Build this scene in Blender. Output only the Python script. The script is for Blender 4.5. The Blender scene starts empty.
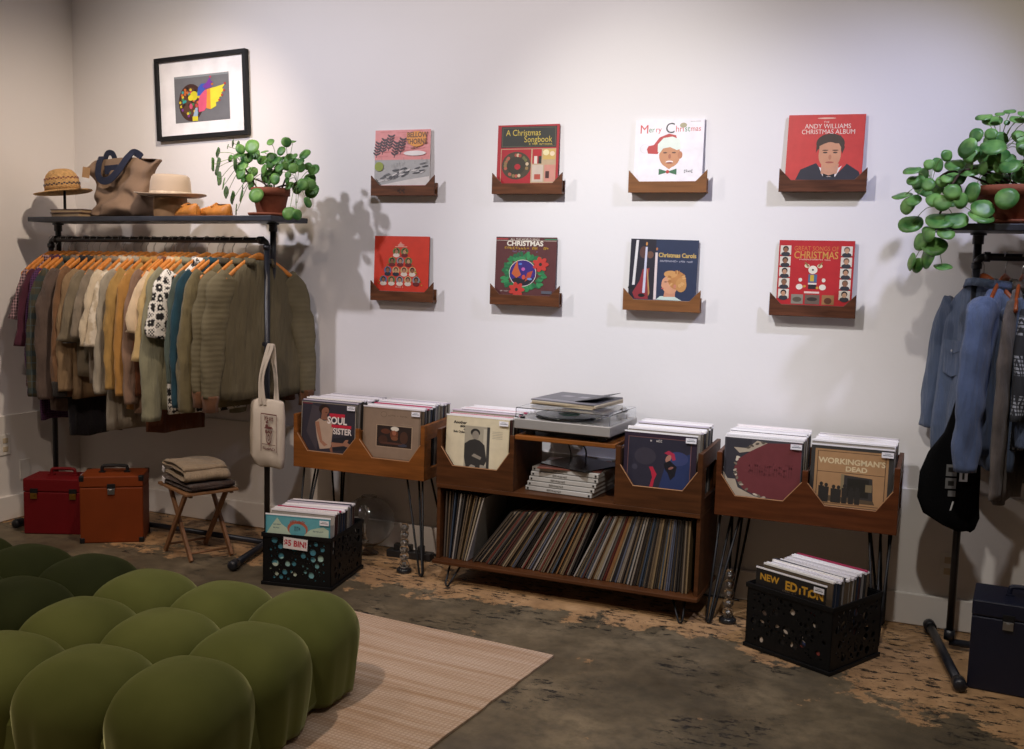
import bpy, bmesh, math, random
from math import sin, cos, pi, radians, sqrt
from mathutils import Vector, Matrix, noise
from mathutils.geometry import delaunay_2d_cdt
SC = bpy.context.scene
COL = SC.collection
random.seed(7)

# ------------------------------------------------------------------ camera
cam_d = bpy.data.cameras.new('camera'); cam = bpy.data.objects.new('camera', cam_d); COL.objects.link(cam)
yaw, pit, rol = 0.397590527, 0.107990738, 0.026003709
fw = Vector((-sin(yaw)*cos(pit), cos(yaw)*cos(pit), -sin(pit)))
rt = Vector((cos(yaw), sin(yaw), 0)); up = rt.cross(fw)
r2 = rt*cos(rol) + up*sin(rol); u2 = up*cos(rol) - rt*sin(rol)
M = Matrix((r2, u2, -fw)).transposed().to_4x4(); M.translation = Vector((2.73292772, -4.64661173, 1.49716359))
cam.matrix_world = M
cam_d.sensor_width = 36; cam_d.lens = 36*1032.1358/1024; cam_d.clip_start = .05
SC.camera = cam

# ------------------------------------------------------------------ light and exposure
SC.view_settings.view_transform = 'Standard'; SC.view_settings.look = 'None'
SC.view_settings.gamma = 1; SC.view_settings.use_curve_mapping = False
SC.view_settings.exposure = 0.12
W = bpy.data.worlds.new('world'); SC.world = W; W.use_nodes = True
bg = W.node_tree.nodes['Background']; bg.inputs[0].default_value = (.97, .70, .50, 1); bg.inputs[1].default_value = 0.144
def spot(name, loc, aim, energy, color, size=70, blend=.6, r=.035):
    d = bpy.data.lights.new(name, 'SPOT'); d.energy = energy; d.color = color
    d.spot_size = radians(size); d.spot_blend = blend; d.shadow_soft_size = r
    o = bpy.data.objects.new(name, d); COL.objects.link(o); o.location = loc
    o.rotation_euler = (Vector(aim)-Vector(loc)).to_track_quat('-Z', 'Y').to_euler()
    return o
def area(name, loc, aim, energy, color, sx, sy):
    d = bpy.data.lights.new(name, 'AREA'); d.energy = energy; d.color = color; d.shape = 'RECTANGLE'; d.size = sx; d.size_y = sy
    o = bpy.data.objects.new(name, d); COL.objects.link(o); o.location = loc
    o.rotation_euler = (Vector(aim)-Vector(loc)).to_track_quat('-Z', 'Y').to_euler()
    return o
spot('track_spot', (-1.3, -2.1, 3.2), (-0.3, 0, 1.9), 81, (0.74, 0.77, 1.00), 60, 1, .05)
spot('track_spot', (-0.15, -1.15, 3.1), (-1.7, -0.2, 1.3), 115, (1.00, 0.81, 0.63), 80, 1, .05)
spot('track_spot', (-1.3, -2.1, 3.2), (0.3, 0, 1.8), 83, (1.00, 0.91, 0.85), 120, 1, .05)
spot('track_spot', (1.1, -1.9, 3.2), (1.0, 0, 1.6), 82, (1.00, 0.93, 0.96), 120, 1, .05)
spot('track_spot', (1.1, -1.9, 3.2), (1.5, 0, 1.5), 113, (1.00, 0.98, 0.92), 60, 1, .05)
spot('track_spot', (3.25, -1.1, 3.1), (1.9, 0, 1.1), 94, (0.59, 0.64, 1.00), 70, 1, .05)
spot('track_spot', (3.25, -1.1, 3.1), (2.4, -0.1, 1.0), 17, (1.00, 0.86, 0.57), 110, 1, .05)
spot('track_spot', (1.1, -1.9, 3.2), (1.3, 0, 0.9), 47, (0.68, 0.84, 1.00), 50, 1, .05)
spot('track_spot', (0.6, -3.4, 3.2), (-0.1, -1.9, 0.3), 192, (1.00, 0.80, 0.65), 80, 1, .05)
spot('track_spot', (2.6, -2.6, 3.2), (2.4, -1.0, 0), 127, (1.00, 0.93, 0.84), 80, 1, .05)

# ------------------------------------------------------------------ materials
MATS = {}
def nodes(name):
    m = bpy.data.materials.new(name); m.use_nodes = True; nt = m.node_tree
    return m, nt, nt.nodes['Principled BSDF'], nt.nodes, nt.links
def folds(N, L, tc, bp):
    # soft hanging folds under the weave
    mp = N.new('ShaderNodeMapping'); mp.inputs['Scale'].default_value = (30, 26, 5); L.new(tc.outputs['Object'], mp.inputs[0])
    n = N.new('ShaderNodeTexNoise'); n.inputs['Scale'].default_value = 1.0; n.inputs['Detail'].default_value = 3; L.new(mp.outputs[0], n.inputs[0])
    b2 = N.new('ShaderNodeBump'); b2.inputs['Strength'].default_value = .9; b2.inputs['Distance'].default_value = .022; L.new(n.outputs[0], b2.inputs['Height']); L.new(b2.outputs[0], bp.inputs['Normal'])
def mat(name, col, rough=.6, var=.12, scale=8, bump=.0, bscale=60, metal=0, sheen=0, spec=None, stretch=None, trans=0, alpha=1, emit=0, sheen_col=None, ior=None, coat=0):
    if name in MATS: return MATS[name]
    m, nt, b, N, L = nodes(name)
    tc = N.new('ShaderNodeTexCoord'); mp = N.new('ShaderNodeMapping'); L.new(tc.outputs['Object'], mp.inputs[0])
    if stretch: mp.inputs['Scale'].default_value = stretch
    nz = N.new('ShaderNodeTexNoise'); nz.inputs['Scale'].default_value = scale; nz.inputs['Detail'].default_value = 4
    L.new(mp.outputs[0], nz.inputs[0])
    rp = N.new('ShaderNodeValToRGB'); rp.color_ramp.elements[0].position = .3; rp.color_ramp.elements[1].position = .7
    a = [max(0, c*(1-var)) for c in col]; c2 = [min(1, c*(1+var)) for c in col]
    rp.color_ramp.elements[0].color = (*a, 1); rp.color_ramp.elements[1].color = (*c2, 1)
    L.new(nz.outputs[0], rp.inputs[0]); L.new(rp.outputs[0], b.inputs['Base Color'])
    b.inputs['Roughness'].default_value = rough; b.inputs['Metallic'].default_value = metal
    if sheen:
        b.inputs['Sheen Weight'].default_value = sheen; b.inputs['Sheen Roughness'].default_value = .4
        if sheen_col: b.inputs['Sheen Tint'].default_value = (*sheen_col, 1)
    if spec is not None: b.inputs['Specular IOR Level'].default_value = spec
    if trans: b.inputs['Transmission Weight'].default_value = trans
    if ior: b.inputs['IOR'].default_value = ior
    if coat: b.inputs['Coat Weight'].default_value = coat; b.inputs['Coat Roughness'].default_value = .15
    if alpha < 1: b.inputs['Alpha'].default_value = alpha
    if bump:
        n2 = N.new('ShaderNodeTexNoise'); n2.inputs['Scale'].default_value = bscale; n2.inputs['Detail'].default_value = 3
        L.new(mp.outputs[0], n2.inputs[0]); bp = N.new('ShaderNodeBump'); bp.inputs['Strength'].default_value = bump; bp.inputs['Distance'].default_value = .01
        L.new(n2.outputs[0], bp.inputs['Height']); L.new(bp.outputs[0], b.inputs['Normal'])
        if sheen: folds(N, L, tc, bp)
    MATS[name] = m; return m
def srgb(h):
    h = h.lstrip('#'); v = [int(h[i:i+2], 16)/255 for i in (0, 2, 4)]
    return tuple(c/12.92 if c <= .04045 else ((c+.055)/1.055)**2.4 for c in v)
def ink(h, rough=.45):
    return mat('print_'+h.strip('#'), srgb(h), rough, var=.06, scale=25)
def cloth(name, h, var=.18, rough=.9, bump=.5, sheen=.15):
    return mat(name, srgb(h), rough, var=var, scale=14, bump=bump, bscale=420, sheen=sheen)
def pattern(name, kind, cols, sc=1.0):
    """woven or printed fabric patterns in the garment's own coordinates"""
    if name in MATS: return MATS[name]
    m, nt, b, N, L = nodes(name); b.inputs['Roughness'].default_value = .9
    tc = N.new('ShaderNodeTexCoord'); sp = N.new('ShaderNodeSeparateXYZ'); L.new(tc.outputs['Object'], sp.inputs[0])
    def math_(op, a, b_=None, c=None):
        n = N.new('ShaderNodeMath'); n.operation = op
        for i, v in enumerate((a, b_, c)):
            if v is None: continue
            if isinstance(v, (int, float)): n.inputs[i].default_value = v
            else: L.new(v, n.inputs[i])
        return n.outputs[0]
    def mix(f, a, c):
        n = N.new('ShaderNodeMix'); n.data_type = 'RGBA'
        if isinstance(f, (int, float)): n.inputs[0].default_value = f
        else: L.new(f, n.inputs[0])
        for i, v in ((6, a), (7, c)):
            if isinstance(v, tuple): n.inputs[i].default_value = (*v, 1)
            else: L.new(v, n.inputs[i])
        return n.outputs[2]
    C = [srgb(c) for c in cols]
    y = math_('ADD', sp.outputs[1], math_('MULTIPLY', sp.outputs[0], .8)); z = sp.outputs[2]
    if kind == 'gingham':
        f = 1/(.016*sc)
        a = math_('GREATER_THAN', math_('FRACT', math_('MULTIPLY', y, f)), .5); c = math_('GREATER_THAN', math_('FRACT', math_('MULTIPLY', z, f)), .5)
        o = mix(math_('MULTIPLY', math_('ADD', a, c), .5), C[0], C[1])
        o = mix(math_('MULTIPLY', a, c), o, C[2])
    elif kind == 'plaid':
        f = 1/(.09*sc)
        a = math_('FRACT', math_('MULTIPLY', y, f)); c = math_('FRACT', math_('MULTIPLY', z, f))
        o = mix(math_('MULTIPLY', math_('GREATER_THAN', a, .6), .7), C[0], C[1])
        o = mix(math_('MULTIPLY', math_('GREATER_THAN', c, .7), .8), o, C[2])
        o = mix(math_('MULTIPLY', math_('COMPARE', c, .35, .03), .7), o, C[3])
        o = mix(math_('MULTIPLY', math_('COMPARE', a, .3, .03), .6), o, C[3])
    elif kind == 'geo':
        cb = N.new('ShaderNodeCombineXYZ'); L.new(y, cb.inputs[0]); L.new(z, cb.inputs[1])
        v = N.new('ShaderNodeTexVoronoi'); v.inputs['Scale'].default_value = 23/sc; v.inputs['Randomness'].default_value = .55; L.new(cb.outputs[0], v.inputs[0])
        v2 = N.new('ShaderNodeTexVoronoi'); v2.feature = 'DISTANCE_TO_EDGE'; v2.inputs['Scale'].default_value = 23/sc; v2.inputs['Randomness'].default_value = .55; L.new(cb.outputs[0], v2.inputs[0])
        wv = N.new('ShaderNodeTexChecker'); wv.inputs['Scale'].default_value = 120/sc; L.new(cb.outputs[0], wv.inputs[0])
        o = mix(math_('LESS_THAN', v.outputs[0], .17), C[0], C[1])
        e = math_('LESS_THAN', v2.outputs[0], .10)
        o = mix(e, o, C[1])
        o = mix(math_('MULTIPLY', math_('LESS_THAN', v2.outputs[0], .2), math_('MULTIPLY', wv.outputs[1], 1)), o, C[1])
    elif kind == 'knit':
        f = 1/(.011*sc)
        a = math_('GREATER_THAN', math_('FRACT', math_('MULTIPLY', y, f)), .45); c = math_('GREATER_THAN', math_('FRACT', math_('MULTIPLY', z, f*.8)), .35)
        band = math_('GREATER_THAN', math_('FRACT', math_('MULTIPLY', z, 7)), .5)
        o = mix(math_('MULTIPLY', a, c), C[1], C[0]); o = mix(math_('MULTIPLY', band, a), o, C[1])
    elif kind == 'stripe':
        f = 1/(.05*sc)
        c = math_('FRACT', math_('MULTIPLY', z, f))
        o = mix(math_('GREATER_THAN', c, .5), C[0], C[1]); o = mix(math_('COMPARE', c, .25, .08), o, C[2])
    elif kind == 'blotch':
        nz = N.new('ShaderNodeTexNoise'); nz.inputs['Scale'].default_value = 16/sc; L.new(tc.outputs['Object'], nz.inputs[0])
        rp = N.new('ShaderNodeValToRGB'); rp.color_ramp.interpolation = 'LINEAR'
        rp.color_ramp.elements[0].position = .42; rp.color_ramp.elements[1].position = .58
        rp.color_ramp.elements[0].color = (*C[0], 1); rp.color_ramp.elements[1].color = (*C[1], 1); L.new(nz.outputs[0], rp.inputs[0]); o = rp.outputs[0]
    elif kind in ('quilt', 'cord', 'pads'):
        nz = N.new('ShaderNodeTexNoise'); nz.inputs['Scale'].default_value = 9; L.new(tc.outputs['Object'], nz.inputs[0])
        o = mix(nz.outputs[0], C[0], C[1])
        wv = N.new('ShaderNodeTexWave'); wv.inputs['Distortion'].default_value = 1.2 if kind != 'cord' else .2
        wv.inputs['Scale'].default_value = {'quilt': 12, 'cord': 45, 'pads': 9}[kind]; wv.bands_direction = {'quilt': 'Z', 'cord': 'Y', 'pads': 'Z'}[kind]
        wv.inputs['Detail'].default_value = 1
        if kind != 'cord': wv.wave_profile = 'SIN'
        L.new(tc.outputs['Object'], wv.inputs[0]); bp = N.new('ShaderNodeBump'); bp.inputs['Strength'].default_value = {'quilt': .22, 'cord': .3, 'pads': .4}[kind]; bp.inputs['Distance'].default_value = .004
        L.new(wv.outputs[1], bp.inputs['Height']); L.new(bp.outputs[0], b.inputs['Normal'])
    L.new(o, b.inputs['Base Color'])
    if kind == 'cord' or not b.inputs['Normal'].links:
        bq = N.new('ShaderNodeBump'); bq.inputs['Strength'].default_value = 0; L.new(sp.outputs[0], bq.inputs['Height'])
        if b.inputs['Normal'].links: bq = b.inputs['Normal'].links[0].from_node
        else: L.new(bq.outputs[0], b.inputs['Normal'])
        folds(N, L, tc, bq)
    MATS[name] = m; return m

# ------------------------------------------------------------------ mesh helpers
class MB:
    def __init__(s): s.bm = bmesh.new(); s.mats = []; s.cur = 0
    def use(s, m):
        if m not in s.mats: s.mats.append(m)
        s.cur = s.mats.index(m); return s
    def face(s, vs):
        try: f = s.bm.faces.new(vs); f.material_index = s.cur; return f
        except ValueError: return None
    def box(s, c, d, R=None):
        c = Vector(c); vs = []
        for i in (-1, 1):
            for j in (-1, 1):
                for k in (-1, 1):
                    v = Vector((i*d[0]/2, j*d[1]/2, k*d[2]/2))
                    if R: v = R @ v
                    vs.append(s.bm.verts.new(c+v))
        for q in ((0,1,3,2),(4,6,7,5),(0,4,5,1),(2,3,7,6),(0,2,6,4),(1,5,7,3)): s.face([vs[i] for i in q])
        return s
    def prism(s, pts, a, b, ax='y'):
        f = {'y': lambda p, t: (p[0], t, p[1]), 'x': lambda p, t: (t, p[0], p[1]), 'z': lambda p, t: (p[0], p[1], t)}[ax]
        A = [s.bm.verts.new(f(p, a)) for p in pts]; B = [s.bm.verts.new(f(p, b)) for p in pts]
        s.face(A); s.face(B[::-1]); n = len(pts)
        for i in range(n): s.face([A[i], B[i], B[(i+1) % n], A[(i+1) % n]])
        return s
    def loft(s, rings, cap0=True, cap1=True):
        V = [[s.bm.verts.new(p) for p in r] for r in rings]; n = len(V[0])
        for a, b in zip(V, V[1:]):
            for i in range(n): s.face([a[i], a[(i+1) % n], b[(i+1) % n], b[i]])
        if cap0: s.face(V[0][::-1])
        if cap1: s.face(V[-1])
        return s
    def tube(s, pts, r, n=8, cap=True):
        pts = [Vector(p) for p in pts]
        if not hasattr(r, '__len__'): r = [r]*len(pts)
        rings = []; prev = None
        for i, p in enumerate(pts):
            t = (pts[min(i+1, len(pts)-1)]-pts[max(i-1, 0)]).normalized()
            if prev is None:
                a = t.orthogonal().normalized()
            else:
                a = (prev - t*prev.dot(t))
                a = a.normalized() if a.length > 1e-6 else t.orthogonal().normalized()
            prev = a; b = t.cross(a)
            rings.append([p + (a*cos(2*pi*k/n)+b*sin(2*pi*k/n))*r[i] for k in range(n)])
        return s.loft(rings, cap, cap)
    def lathe(s, prof, c=(0, 0, 0), n=32, cap0=True, cap1=True, sx=1, sy=1):
        c = Vector(c)
        return s.loft([[c+Vector((r*sx*cos(2*pi*k/n), r*sy*sin(2*pi*k/n), z)) for k in range(n)] for r, z in prof], cap0, cap1)
    def build(s, name, parent=None, smooth=False, bevel=0, sub=0, solid=0, loc=None, rot=None):
        bmesh.ops.recalc_face_normals(s.bm, faces=s.bm.faces)
        me = bpy.data.meshes.new(name); s.bm.to_mesh(me); s.bm.free()
        for m in s.mats: me.materials.append(m)
        if smooth:
            me.shade_smooth() if hasattr(me, 'shade_smooth') else None
        o = bpy.data.objects.new(name, me); COL.objects.link(o)
        if parent: o.parent = parent
        if loc: o.location = loc
        if rot: o.rotation_euler = rot
        if solid: md = o.modifiers.new('s', 'SOLIDIFY'); md.thickness = solid; md.offset = 0
        if bevel: md = o.modifiers.new('b', 'BEVEL'); md.width = bevel; md.segments = 2; md.limit_method = 'ANGLE'
        if sub: md = o.modifiers.new('u', 'SUBSURF'); md.levels = sub; md.render_levels = sub
        return o
def thing(name, label, cat, loc=(0, 0, 0), rz=0, group=None, rot=None):
    o = bpy.data.objects.new(name, None); COL.objects.link(o); o.empty_display_size = .05
    o.location = loc; o.rotation_euler = rot or (0, 0, rz); o['label'] = label; o['category'] = cat
    if group: o['group'] = group
    return o
def tag(o, label, cat, group=None):
    o['label'] = label; o['category'] = cat
    if group: o['group'] = group
    return o
def struct(o): o['kind'] = 'structure'; return o
def dup(root, loc=None, rot=None, label=None, group=None):
    r = root.copy(); COL.objects.link(r)
    if loc is not None: r.location = loc
    if rot is not None: r.rotation_euler = rot
    if label: r['label'] = label
    if group: r['group'] = group
    for ch in list(root.children):
        c = ch.copy(); COL.objects.link(c); c.parent = r
        for g in ch.children:
            d = g.copy(); COL.objects.link(d); d.parent = c
    return r
def smoothpts(P, k=5):
    P = [Vector(p) for p in P]; out = []
    for i in range(len(P)-1):
        p0, p1, p2, p3 = P[max(i-1, 0)], P[i], P[i+1], P[min(i+2, len(P)-1)]
        for j in range(k):
            t = j/k
            out.append(.5*((2*p1)+(-p0+p2)*t+(2*p0-5*p1+4*p2-p3)*t*t+(-p0+3*p1-3*p2+p3)*t**3))
    out.append(P[-1]); return out
def text_into(mb, s, cx, cy, size, put, sx=1.0, bold=0.0, shear=0, align='CENTER'):
    """lettering as flat faces: put(u, v) gives the 3D point"""
    cu = bpy.data.curves.new('lettering', 'FONT'); cu.body = s; cu.size = size; cu.align_x = align; cu.align_y = 'CENTER'
    cu.offset = bold; cu.shear = shear; cu.resolution_u = 3
    o = bpy.data.objects.new('lettering', cu); COL.objects.link(o)
    dg = bpy.context.evaluated_depsgraph_get(); me = bpy.data.meshes.new_from_object(o.evaluated_get(dg))
    vs = [mb.bm.verts.new(put(cx+v.co.x*sx, cy+v.co.y)) for v in me.vertices]
    for p in me.polygons: mb.face([vs[i] for i in p.vertices])
    bpy.data.objects.remove(o); bpy.data.curves.remove(cu); bpy.data.meshes.remove(me)
def art(parent, name, items, w, h, y0, step=.00003, x0=0, z0=0):
    """flat printed artwork facing -y; items drawn in order, u,v in 0..1"""
    mb = MB(); k = 0
    for it in items:
        k += 1; yy = y0-.0003-step*k
        put = lambda u, v: (x0+u*w, yy, z0+v*h)
        mb.use(ink(it[1]))
        if it[0] == 'p': mb.face([mb.bm.verts.new(put(*q)) for q in it[2]])
        elif it[0] == 'r':
            a, b, c, d = it[2]; mb.face([mb.bm.verts.new(put(*q)) for q in ((a, b), (c, b), (c, d), (a, d))])
        elif it[0] == 'e':
            cx, cy, rx, ry = it[2][:4]; an = it[2][4] if len(it[2]) > 4 else 0
            mb.face([mb.bm.verts.new(put(cx+rx*cos(t)*cos(an)-ry*sin(t)*sin(an), cy+rx*cos(t)*sin(an)+ry*sin(t)*cos(an))) for t in [2*pi*i/28 for i in range(28)]])
        elif it[0] == 'ring':
            cx, cy, r1, r2_ = it[2]; n = 32
            a = [mb.bm.verts.new(put(cx+r1*cos(2*pi*i/n), cy+r1*sin(2*pi*i/n))) for i in range(n)]; b = [mb.bm.verts.new(put(cx+r2_*cos(2*pi*i/n), cy+r2_*sin(2*pi*i/n))) for i in range(n)]
            for i in range(n): mb.face([a[i], a[(i+1) % n], b[(i+1) % n], b[i]])
        elif it[0] == 's':      # a line of printing too small to read, as broken letter-like marks
            a, b, c, d = it[2]; n = it[3]; rg = random.Random(int(a*977+b*7919+n)); wd = (c-a)/n
            for q in range(n):
                if rg.random() < .14: continue
                x_ = a+wd*q; hh = d-b; lo = b+(hh*.25 if rg.random() < .3 else 0); hi = d-(hh*.25 if rg.random() < .4 else 0)
                for (e0, e1, e2, e3) in ((x_, lo, x_+wd*.26, hi), (x_+wd*.5, lo, x_+wd*.76, hi) if rg.random() < .6 else (x_, lo, x_+wd*.7, lo+hh*.22), (x_, hi-hh*.2, x_+wd*.72, hi) if rg.random() < .6 else (x_, (lo+hi)/2-hh*.1, x_+wd*.7, (lo+hi)/2+hh*.1)):
                    mb.face([mb.bm.verts.new(put(*w_)) for w_ in ((e0, e1), (e2, e1), (e2, e3), (e0, e3))])
        elif it[0] == 't':
            cx, cy, size = it[3][:3]; sx = it[3][3] if len(it[3]) > 3 else 1; bold = it[3][4] if len(it[3]) > 4 else 0
            text_into(mb, it[2], cx, cy, size, put, sx, bold)
    o = mb.build(name, parent); return o

# common materials
WALNUT = mat('walnut_wood', srgb('#5e3822'), .45, var=.35, scale=6, stretch=(1, 6, 9), spec=.3)
WALNUT_D = mat('dark_walnut_wood', srgb('#553222'), .45, var=.4, scale=7, stretch=(1, 8, 10), spec=.3)
TEAK = mat('teak_wood', srgb('#7d5230'), .45, var=.2, scale=5, stretch=(1, 6, 12), spec=.3)
BENCH = mat('bench_wood', srgb('#7c491e'), .45, var=.28, scale=5, stretch=(1, 5, 10), spec=.25)
BENCH_R = mat('shaded_bench_wood', srgb('#542c15'), .45, var=.3, scale=5, stretch=(1, 5, 10), spec=.2)  # right bench: its dimmer lighting is painted in as a darker wood colour
EDGE_W = mat('pale_edge_wood', srgb('#a87a52'), .6, var=.15, scale=20)  # paler tan for the strips along the notches
BENCH_D = mat('cabinet_wood', srgb('#4c2c16'), .45, var=.3, scale=5, stretch=(1, 5, 10), spec=.22)
BLACK = mat('black_painted_steel', (.006, .006, .007), .5, var=.2, spec=.3)
PIPE = mat('black_iron_pipe', (.012, .013, .018), .36, var=.3, scale=30, spec=.45)
WHITEP = mat('white_plastic_sleeve', (.72, .70, .72), .25, var=.14, scale=60)
HOOK = mat('steel_wire', (.5, .5, .52), .3, metal=1)
TERRA = mat('terracotta', srgb('#7c422b'), .8, var=.18, scale=12, bump=.2)
# ================================================================== THE ROOM
XL, XR, YF, ZC = -2.026, 5.6, -7.4, 3.55
wallm = mat('painted_plaster_wall', (.80, .775, .775), .85, var=.015, scale=1.3, bump=.06, bscale=35)
trimm = mat('painted_trim', (.72, .69, .66), .6, var=.02, scale=2, bump=.04, bscale=20)
struct(MB().use(wallm).box(((XL+XR)/2, .05, ZC/2), (XR-XL+.2, .1, ZC)).build('wall_back'))
struct(MB().use(wallm).box((XL-.05, YF/2, ZC/2), (.1, -YF, ZC)).build('wall_left'))
struct(MB().use(wallm).box((XR+.05, YF/2, ZC/2), (.1, -YF, ZC)).build('wall_right'))
struct(MB().use(mat('ceiling_paint', (.35, .34, .33), .9)).box(((XL+XR)/2, YF/2, ZC+.05), (XR-XL+.2, -YF, .1)).build('ceiling'))
# lower wall stands a little proud and ends in a ledge, with a tall baseboard
struct(MB().use(trimm).box(((XL+XR)/2, -.006, .293), (XR-XL, .012, .586)).build('trim_1', bevel=.003))
struct(MB().use(trimm).box((XL+.006, YF/2-.006, .293), (.012, -YF-.012, .586)).build('trim_2', bevel=.003))
struct(MB().use(trimm).box(((XL+XR)/2, -.021, .070), (XR-XL-.024, .018, .136)).build('baseboard_back', bevel=.005))
struct(MB().use(trimm).box((XL+.021, YF/2-.015, .070), (.018, -YF-.03, .136)).build('baseboard_left', bevel=.005))

def floor_mat():
    m, nt, b, N, L = nodes('worn_concrete_floor')
    tc = N.new('ShaderNodeTexCoord'); sp = N.new('ShaderNodeSeparateXYZ'); L.new(tc.outputs['Object'], sp.inputs[0])
    def nz(s, d=6, r=.6, st=None):
        n = N.new('ShaderNodeTexNoise'); n.inputs['Scale'].default_value = s; n.inputs['Detail'].default_value = d; n.inputs['Roughness'].default_value = r
        if st:
            mp = N.new('ShaderNodeMapping'); mp.inputs['Scale'].default_value = st; L.new(tc.outputs['Object'], mp.inputs[0]); L.new(mp.outputs[0], n.inputs[0])
        else: L.new(tc.outputs['Object'], n.inputs[0])
        return n.outputs[0]
    def mth(op, a, c=None):
        n = N.new('ShaderNodeMath'); n.operation = op
        for i, v in enumerate((a, c)):
            if v is None: continue
            if isinstance(v, (int, float)): n.inputs[i].default_value = v
            else: L.new(v, n.inputs[i])
        return n.outputs[0]
    def ramp(f, st):
        r = N.new('ShaderNodeValToRGB'); e = r.color_ramp.elements
        while len(e) < len(st): e.new(.5)
        for q, (p, c) in zip(e, st): q.position = p; q.color = (*c, 1) if isinstance(c, tuple) else (c, c, c, 1)
        L.new(f, r.inputs[0]); return r.outputs[0]
    def mix(f, a, c):
        n = N.new('ShaderNodeMix'); n.data_type = 'RGBA'; L.new(f, n.inputs[0])
        for i, v in ((6, a), (7, c)):
            if isinstance(v, tuple): n.inputs[i].default_value = (*v, 1)
            else: L.new(v, n.inputs[i])
        return n.outputs[2]
    conc = ramp(nz(2.2), [(.3, srgb('#463d2e')), (.52, srgb('#685c48')), (.72, srgb('#8a7b62'))])
    conc = mix(ramp(nz(14, 5, .7), [(.42, 0.0), (.7, .65)]), conc, srgb('#3c372b'))
    # tan levelling compound left along the wall and in patches
    pos = mth('MULTIPLY', mth('ADD', sp.outputs[1], .62), .85)      # grows towards the wall
    posx = mth('MULTIPLY', mth('MAXIMUM', mth('SUBTRACT', sp.outputs[0], 2.0), 0), .42)
    g = mth('MINIMUM', mth('ADD', pos, posx), .16); g = mth('MAXIMUM', g, -.12)
    tanf = mth('ADD', nz(3.6, 12, .74), g)
    tan = ramp(nz(9, 5, .6), [(.3, srgb('#8f6e4c')), (.6, srgb('#b58f66')), (.8, srgb('#c9a67e'))])
    col = mix(ramp(tanf, [(.525, 0.0), (.55, .92)]), conc, tan)
    # black flecks of old mastic
    fl = mth('MULTIPLY', ramp(nz(24, 7, .8, (.55, 1.3, 1)), [(.54, 0.0), (.56, 1.0)]), ramp(mth('ADD', nz(2.6, 3, .5), mth('MULTIPLY', g, .6)), [(.46, 0.0), (.52, 1.0)]))
    col = mix(fl, col, srgb('#1d1a15'))
    L.new(col, b.inputs['Base Color'])
    ro = ramp(nz(5), [(.3, .38), (.7, .7)]); L.new(ro, b.inputs['Roughness'])
    bp = N.new('ShaderNodeBump'); bp.inputs['Strength'].default_value = .35; bp.inputs['Distance'].default_value = .004; L.new(mth('SUBTRACT', tanf, mth('MULTIPLY', fl, .2)), bp.inputs['Height']); L.new(bp.outputs[0], b.inputs['Normal'])
    return m
struct(MB().use(floor_mat()).box(((XL+XR)/2, YF/2, -.05), (XR-XL+.2, -YF+.2, .1)).build('floor'))

def rug_mat():
    m, nt, b, N, L = nodes('jute_weave')
    tc = N.new('ShaderNodeTexCoord'); mp = N.new('ShaderNodeMapping'); mp.inputs['Scale'].default_value = (.8, 16, 1); L.new(tc.outputs['Object'], mp.inputs[0])
    n = N.new('ShaderNodeTexNoise'); n.inputs['Scale'].default_value = 1.6; n.inputs['Detail'].default_value = 5; L.new(mp.outputs[0], n.inputs[0])
    r = N.new('ShaderNodeValToRGB'); e = r.color_ramp.elements; e.new(.5)
    for q, (p, c) in zip(e, ((.30, '#a98a6e'), (.5, '#bda48e'), (.68, '#c6b09e'))): q.position = p; q.color = (*srgb(c), 1)
    L.new(n.outputs[0], r.inputs[0])
    w = N.new('ShaderNodeTexWave'); w.bands_direction = 'Y'; w.inputs['Scale'].default_value = 22; w.inputs['Distortion'].default_value = 1.5; w.inputs['Detail'].default_value = 2; w.inputs['Detail Scale'].default_value = 8; L.new(tc.outputs['Object'], w.inputs[0])
    w2 = N.new('ShaderNodeTexWave'); w2.bands_direction = 'X'; w2.inputs['Scale'].default_value = 20; w2.inputs['Distortion'].default_value = 2; L.new(tc.outputs['Object'], w2.inputs[0])
    mm = N.new('ShaderNodeMath'); mm.operation = 'MULTIPLY'; L.new(w.outputs[1], mm.inputs[0]); L.new(w2.outputs[1], mm.inputs[1])
    mx = N.new('ShaderNodeMix'); mx.data_type = 'RGBA'; mx.blend_type = 'MULTIPLY'; mx.inputs[0].default_value = .45
    r2_ = N.new('ShaderNodeValToRGB'); r2_.color_ramp.elements[0].color = (.45, .38, .32, 1); r2_.color_ramp.elements[0].position = .0; r2_.color_ramp.elements[1].position = .35
    L.new(mm.outputs[0], r2_.inputs[0]); L.new(r.outputs[0], mx.inputs[6]); L.new(r2_.outputs[0], mx.inputs[7]); L.new(mx.outputs[2], b.inputs['Base Color'])
    b.inputs['Roughness'].default_value = .95
    bp = N.new('ShaderNodeBump'); bp.inputs['Strength'].default_value = .5; bp.inputs['Distance'].default_value = .004; L.new(mm.outputs[0], bp.inputs['Height']); L.new(bp.outputs[0], b.inputs['Normal'])
    return m
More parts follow.
